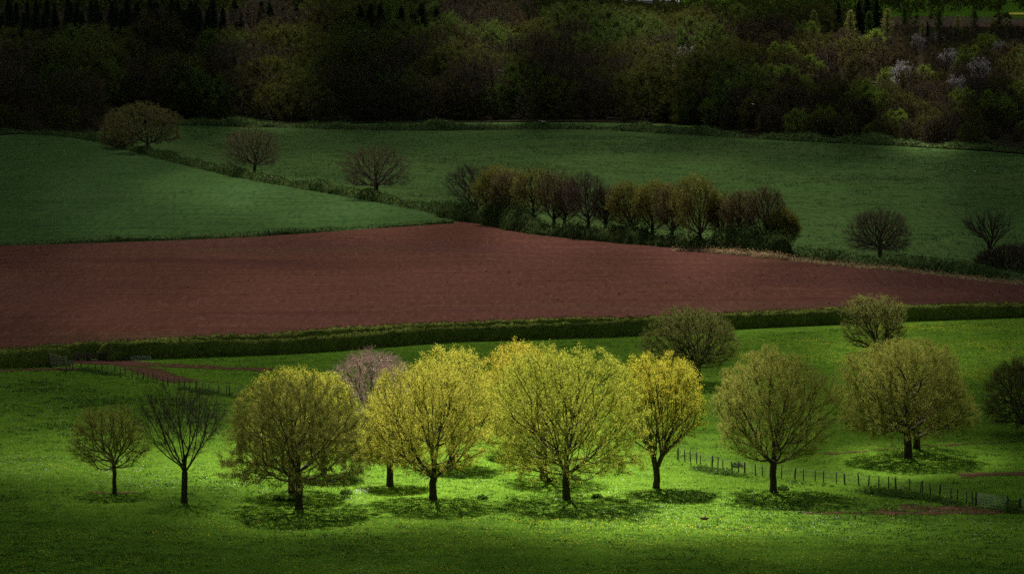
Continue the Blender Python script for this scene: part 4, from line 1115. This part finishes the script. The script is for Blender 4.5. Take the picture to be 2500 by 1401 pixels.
gate("metal_gate", "second metal gate cut off by the picture edge", (2492, 1247), (2560, 1238), 1.2, 6, M_galv, bar_t=0.042, uprights=3)
q = MB(); a = G(178, 897); q.tube([np.array([0, 0, 0.9]), np.array([0.45, -.2, 0.45]), np.array([0.9, -.4, 0.03])], 0.06, 6)
o = q.build("timber_prop", M_pale); o.location = a; tag(o, "pale slanting timber prop beside the open gate rails", "prop")

# ------------------------------------------------------------------ grass, weeds, flowers
def near_points(n, poly, r):
    P = np.array([G(*p)[:2] for p in poly])
    lo, hi = P.min(0), P.max(0)
    out = np.zeros((0, 2))
    while len(out) < n:
        q = r.uniform(lo, hi, (n * 2, 2))
        out = np.concatenate([out, q[inside(P, q[:, 0], q[:, 1])]])
    return out[:n]
def noise2(x, y, s, seed):
    ph = np.random.default_rng(seed).uniform(0, 6.28, 10)
    v = np.zeros(len(x))
    for k in range(5):
        a = ph[k]
        v += np.sin((x * math.cos(a) + y * math.sin(a)) / s * (1 + 0.37 * k) + ph[k + 5])
    return v / 5
POLY_NEAR = [(-40, 905), (0, 905), (180, 905), (640, 980), (1650, 1125), (2376, 1238), (2540, 1250), (2540, 1430), (-40, 1430)]
POLY_MID = [(200, 900), (400, 880), (900, 852), (1350, 830), (1600, 822), (2540, 778), (2540, 1245), (2376, 1230), (1650, 1120), (640, 975)]
M_blade = leaf_mat("pasture blades", [(0.078, 0.165, 0.012), (0.130, 0.245, 0.022), (0.22, 0.33, 0.042)], 0.5, gloss=0.015, clump=6)
M_weed = leaf_mat("coarse dock leaves", [(0.03, 0.075, 0.012), (0.055, 0.115, 0.016), (0.10, 0.17, 0.03)], 0.4, gloss=0.008)
def blades(name, label, poly, n, h, wd, mat, seed, clump=None):
    r = np.random.default_rng(seed)
    q = near_points(n, poly, r)
    if clump:
        k = noise2(q[:, 0], q[:, 1], clump, seed) + 0.5 * noise2(q[:, 0], q[:, 1], clump * .35, seed + 1)
        q = q[k + r.normal(size=len(q)) * .25 > -0.05]
    n = len(q)
    z = terrain(q[:, 0], q[:, 1])
    a = r.uniform(0, 6.283, n)
    hh = h * r.uniform(0.4, 1.25, n); ww = wd * r.uniform(0.5, 1.3, n)
    B = np.stack([q[:, 0], q[:, 1], z - .02], 1)
    d = np.stack([np.cos(a), np.sin(a), np.zeros(n)], 1) * ww[:, None]
    t = B + np.stack([r.normal(size=n) * hh * .4, r.normal(size=n) * hh * .4, hh], 1)
    V = np.stack([B - d, B + d, t], 1).reshape(-1, 3)
    return tag(mk(name, V, np.arange(3 * n).reshape(-1, 3), mat), label, "grass", kind="stuff")
blades("grass", "short lush pasture grass round the front trees", POLY_NEAR, 240000, 0.17, 0.05, M_blade, 5)
blades("grass", "pasture grass behind the wire fences", POLY_MID, 160000, 0.18, 0.06, M_blade, 6)
def tussocks(name, label, polys, mat, seed, leafn=14, cat="weeds", wide=1.0):
    r = np.random.default_rng(seed)
    C = []
    for poly, n, size, cl in polys:
        q = near_points(n * 3, poly, r)
        k = noise2(q[:, 0], q[:, 1], cl, seed) + r.normal(size=len(q)) * .5
        q = q[np.argsort(-k)[:n]]
        z = terrain(q[:, 0], q[:, 1])
        s = size * r.uniform(0.4, 1.3, n)
        m = np.repeat(np.arange(n), leafn)
        d = r.normal(size=(len(m), 3)) * np.array([wide, .7, .28]) ; d[:, 2] = np.abs(d[:, 2])
        P = np.stack([q[m, 0], q[m, 1], z[m] + .05], 1) + d * s[m][:, None] * 0.55
        C.append((P, s[m] * 0.42))
    V, Fq = leaf_quads(np.concatenate([c[0] for c in C]), np.concatenate([c[1] for c in C]), r=r)
    return tag(mk(name, V, Fq, mat), label, cat, kind="stuff")
tussocks("weeds", "dark docks and thistles scattered in the pasture", [
    (POLY_NEAR, 5200, 0.40, 9), ([(1650, 1200), (2400, 1215), (2500, 1260), (2450, 1330), (1800, 1300), (1500, 1260)], 900, 0.4, 5), ([(0, 920), (560, 990), (520, 1090), (0, 1060)], 420, 0.6, 5), (POLY_MID, 2600, 0.42, 9)], M_weed, 15, 12, 'weeds', 1.7)
POLY_UP = [(440, 316), (1640, 336), (2500, 380), (2500, 680), (1930, 612), (1110, 500), (620, 420)]
tussocks("tussocks", "low dark grass tussocks dotting the upper meadow", [(POLY_UP, 5200, 0.9, 30)], M_tuss, 16, 12, "grass", 2.2)
def fence_weeds(label, line, n, size, seed, spread=0.6, zs=0.5):
    r = np.random.default_rng(seed)
    px = smooth_line(line, 12)
    W = np.array([G(*p)[:2] for p in px])
    s = np.concatenate([[0], np.cumsum(np.hypot(*np.diff(W, axis=0).T))])
    u = r.uniform(0, s[-1], n * 3)
    u = u[np.argsort(-(np.sin(u / 2.3) + np.sin(u / 5.1 + 1) + r.normal(size=len(u)) * .7))[:n]]
    X = np.interp(u, s, W[:, 0]) + r.normal(size=n) * spread; Y = np.interp(u, s, W[:, 1]) + r.normal(size=n) * spread
    m = np.repeat(np.arange(n), 26)
    sz = size * r.uniform(.5, 1.3, n)
    d = r.normal(size=(len(m), 3)) * [.7, .7, zs]; d[:, 2] = np.abs(d[:, 2])
    P = np.stack([X[m], Y[m], terrain(X[m], Y[m])], 1) + d * sz[m][:, None]
    V, Fq = leaf_quads(P, 0.2, r=r)
    tag(mk("undergrowth", V, Fq, M_weed), label, "weeds", kind="stuff")
fence_weeds("nettles and long grass under the gate side fence", [(195, 905), (270, 915), (360, 932), (450, 950), (520, 962), (610, 973)], 170, 0.42, 21)
fence_weeds("thick nettles under the fence beside the metal gate", [(1700, 1145), (1830, 1167), (1930, 1178), (2040, 1188), (2130, 1198), (2250, 1215), (2370, 1240)], 300, 0.36, 22, 0.4)
fence_weeds("dense nettle mass at the shaded end of the fence", [(2110, 1201), (2250, 1220), (2376, 1244)], 240, 0.42, 23, 0.45, 0.6)
fence_weeds("weeds at the foot of the gate beside the picture edge", [(2462, 1248), (2478, 1250)], 30, 0.55, 24, 0.3, 0.8)
for i, (px, py, s, lab) in enumerate([(1120, 1167, .55, "dark nettle clump between the two brightest trees"), (1177, 1218, .4, "small dark weed clump between the lime trees"), (680, 1223, .5, "dark weed clump beside the dense olive tree trunk"), (714, 1224, .4, "upright weed clump touching the dense olive tree trunk"), (845, 1206, .5, "tall weed clump in the sun past the dense olive tree"), (1458, 1216, .45, "weed clump in the shadow of the largest lime tree"), (1405, 1172, .45, "weed clump behind the largest lime tree trunk"), (1800, 1140, .5, "dark nettle clump at the fence beyond the golden tree"), (1345, 1176, .5, "dark weed clump by the stout hidden trunk"), (1912, 1196, .45, "low weed clump at the half shaded olive tree")]):
    r = np.random.default_rng(300 + i)
    m = 420
    d = r.normal(size=(m, 3)) * np.array([.75, .6, .45]); d[:, 2] = np.abs(d[:, 2])
    d *= np.minimum(1, 1.25 / (np.linalg.norm(d, axis=1, keepdims=True) + 1e-6))
    v, f = leaf_quads(d * s, 0.19, r=r)
    b = MB(); b.add(v, f)
    for _ in range(14):
        p = np.clip(r.normal(size=3), -1, 1) * s * .35; b.tube([(p[0], p[1], -.05), (p[0] * 1.3, p[1] * 1.3, abs(p[2]) + .2 * s)], .012, 3)
    o = b.build("weed_clump", M_weed); o.location = [float(x) for x in G(px, py)]
    tag(o, lab, "plant", "weed clumps under the trees")

def flowers(name, label, cat, polys, mat, size, seed, lift=0.14):
    r = np.random.default_rng(seed)
    C = []
    for poly, n, cl in polys:
        q = near_points(n * 4, poly, r)
        k = noise2(q[:, 0], q[:, 1], cl, seed) + .7 * noise2(q[:, 0], q[:, 1], cl * .3, seed + 3) + r.normal(size=len(q)) * .5
        q = q[np.argsort(-k)[:n]]
        C.append(np.stack([q[:, 0], q[:, 1], terrain(q[:, 0], q[:, 1]) + lift * r.uniform(.6, 1.3, n)], 1))
    C = np.concatenate(C); n = len(C)
    a = r.uniform(0, 6.28, n); s = size * r.uniform(.6, 1.3, n)
    k = 6
    ang = a[:, None] + np.arange(k)[None, :] * 2 * math.pi / k
    tilt = r.normal(size=(n, 2)) * .35
    ring = np.stack([np.cos(ang) * s[:, None] * .5, np.sin(ang) * s[:, None] * .5, np.zeros_like(ang)], -1)
    ring[..., 2] = ring[..., 0] * tilt[:, :1] + ring[..., 1] * tilt[:, 1:]
    V = (C[:, None, :] + ring).reshape(-1, 3)
    return tag(mk(name, V, np.arange(n * k).reshape(-1, k), mat), label, cat, kind="stuff")
M_dand = rough_mat("dandelion yellow", (0.62, 0.50, 0.01), (0.80, 0.66, 0.02), 9)
M_daisy_glint = rough_mat("daisy and glint white", (0.62, 0.62, 0.58), (0.82, 0.82, 0.78), 9)
flowers("dandelions", "yellow dandelions spread over the pasture", "flowers", [
    ([(-40, 1290), (2540, 1330), (2540, 1430), (-40, 1430)], 4200, 5), ([(450, 1255), (1700, 1265), (1900, 1340), (1000, 1340), (300, 1330)], 1500, 4), ([(1250, 1270), (1900, 1270), (1950, 1310), (1300, 1310)], 500, 3),
    ([(2150, 795), (2540, 778), (2540, 1000), (2300, 960), (2080, 880)], 9000, 8), ([(1650, 820), (2200, 790), (2100, 900), (1750, 880)], 3500, 7), ([(0, 1050), (400, 1080), (400, 1180), (0, 1160)], 300, 5)], M_dand, 0.078, 51)
flowers("daisies_and_glints", "white flowers and leaf glints painted as white discs in the grass", "flowers", [  # some of these white discs are painted stand-ins for glints off leaves
    ([(0, 1110), (540, 1130), (900, 1170), (900, 1235), (500, 1200), (0, 1180)], 900, 4), ([(0, 940), (560, 1000), (500, 1080), (0, 1050)], 420, 6), ([(1500, 1190), (2400, 1215), (2450, 1330), (1600, 1300), (1100, 1250)], 900, 5), (POLY_NEAR, 1300, 9), ([(860, 1195), (900, 1195), (900, 1205), (860, 1207)], 120, 1.5)], M_daisy_glint, 0.065, 52)

# ------------------------------------------------------------------ birds, fallen branch
M_crow = rough_mat("black feathers", (0.012, 0.012, 0.014), (0.03, 0.03, 0.034), 14, 0.6)
M_gull = rough_mat("white feathers", (0.72, 0.72, 0.72), (0.85, 0.85, 0.85), 8, 0.7)
def bird_mesh(name, mat):
    b = MB()
    b.tube([(0.30, 0, .30), (0.24, 0, .315), (0.20, 0, .33), (0.15, 0, .325), (0.10, 0, .275), (0.02, 0, .215), (-.08, 0, .19), (-.17, 0, .17), (-.26, 0, .145), (-.33, 0, .13)], [.003, .014, .045, .052, .06, .088, .09, .06, .035, .012], 8)
    for s in (-1, 1):
        b.tube([(0, s * .04, .16), (.01, s * .045, .08), (0, s * .045, -.02)], [.018, .010, .009], 5)
        b.tube([(0, s * .045, .0), (.07, s * .05, -.01)], [.009, .006], 4)
        b.tube([(.07, s * .07, .24), (-.05, s * .085, .215), (-.2, s * .05, .17)], [.02, .04, .012], 5)
    return b.build(name, mat, smooth=True)
crows = [(607, 688), (581, 690), (459, 704), (1005, 675), (1004, 664), (1090, 661), (1123, 661), (1187, 666), (1243, 668), (1099, 680), (1093, 693), (873, 720), (858, 726), (1268, 698), (1342, 686), (1511, 721), (1363, 735), (1665, 687), (1626, 694),
         (1682, 679), (1709, 693), (1753, 686), (1787, 677), (1841, 670), (1860, 675), (1860, 695), (1842, 711), (1923, 675), (1947, 688), (1955, 660), (1995, 653), (2020, 652), (2032, 664), (2047, 659), (2063, 654), (2034, 695), (2074, 688), (2092, 659), (1992, 680), (2297, 690), (2322, 700), (2332, 705), (1848, 738), (2024, 744), (1692, 727), (1709, 721), (1480, 700), (2440, 716)]
c0 = None
rc = np.random.default_rng(4)
for px, py in crows:
    if c0 is None:
        c0 = bird_mesh("crow", M_crow); o = c0
    else:
        o = c0.copy(); COL.objects.link(o)
    g = G(px, py); o.location = [g[0], g[1], g[2] + 0.09]
    o.rotation_euler = (0, 0, rc.uniform(0, 6.28)); k = rc.uniform(0.8, 1.05); o.scale = (k, k, k)
    tag(o, "small black crow feeding on the red ploughed soil", "bird", "crows scattered over the ploughed field")
def flying(name, label, px, py, y, k, rz):
    b = MB()
    b.tube([(.24, 0, .01), (.19, 0, .012), (.13, 0, .01), (.0, 0, 0), (-.12, 0, 0), (-.24, 0, .01)], [.006, .03, .05, .065, .045, .01], 8)
    for s in (-1, 1):
        xs = [(0.05, .04, .02, .10), (.09, .22, .09, .085), (.05, .42, .07, .06), (-.05, .62, .03, .012)]
        v, f = [], []
        for i, (x, yy, z, c) in enumerate(xs):
            v += [(x + c, s * yy, z), (x, s * yy, z + .015), (x - c, s * yy, z), (x, s * yy, z - .012)]
        for i in range(len(xs) - 1):
            for j in range(4):
                f.append((4 * i + j, 4 * i + (j + 1) % 4, 4 * i + 4 + (j + 1) % 4, 4 * i + 4 + j))
        b.add(np.array(v), np.array(f + [(0, 1, 2, 3), (12, 13, 14, 15)]))
    o = b.build(name, M_gull, smooth=True)
    o.location = (at(px, y), y, CAMH - (py + 30) / F * y); o.rotation_euler = (R(12), R(-6), rz); o.scale = (k, k, k)
    tag(o, label, "bird", "white gulls gliding in front of the wood")
flying("gull", "white gull gliding low over the bank below the wood", 1325, 296, 1120, 1.9, R(95))
flying("gull", "small pale gull high against the middle of the wood", 1221, 172, 1200, 1.5, R(80))
flying("gull", "tiny pale gull low before the dark scrub", 1838, 254, 1000, 1.0, R(60))
flying("gull", "tiny pale gull over the upper meadow by the faint fence", 2381, 417, 800, 1.1, R(110))

b = MB()
b.tube([(-.42, 0, .16), (-.2, .02, .14), (0.08, 0, .12), (.3, -.02, .14)], [.10, .13, .15, .07], 8)
b.tube([(-.05, 0, .18), (-.02, .02, .36), (0, .03, .5)], [.07, .05, .02], 6)
b.tube([(.1, 0, .14), (.7, .1, .20), (1.4, .1, .12)], [.04, .025, .01], 5)
b.tube([(-.35, 0, .16), (-.7, -.05, .3), (-.9, -.05, .33)], [.05, .03, .01], 5)
o = b.build("fallen_branch", rough_mat("rotting wood", (0.09, 0.05, 0.03), (0.2, 0.12, 0.08), 7, 0.95), smooth=True)
o.location = [float(x) for x in G(1722, 1268)]; tag(o, "broken brown branch lying in the sunlit grass", "branch")
o = MB(); o.tube([(-.14, 0, .0), (-.05, 0, .12), (.08, .02, .1), (.16, 0, 0)], [.06, .14, .13, .05], 7); o = o.build("stone", M_crow, smooth=True)
o.location = [float(x) for x in G(1952, 1253)]; tag(o, "small dark stone at the start of the red muddy strip", "stone")
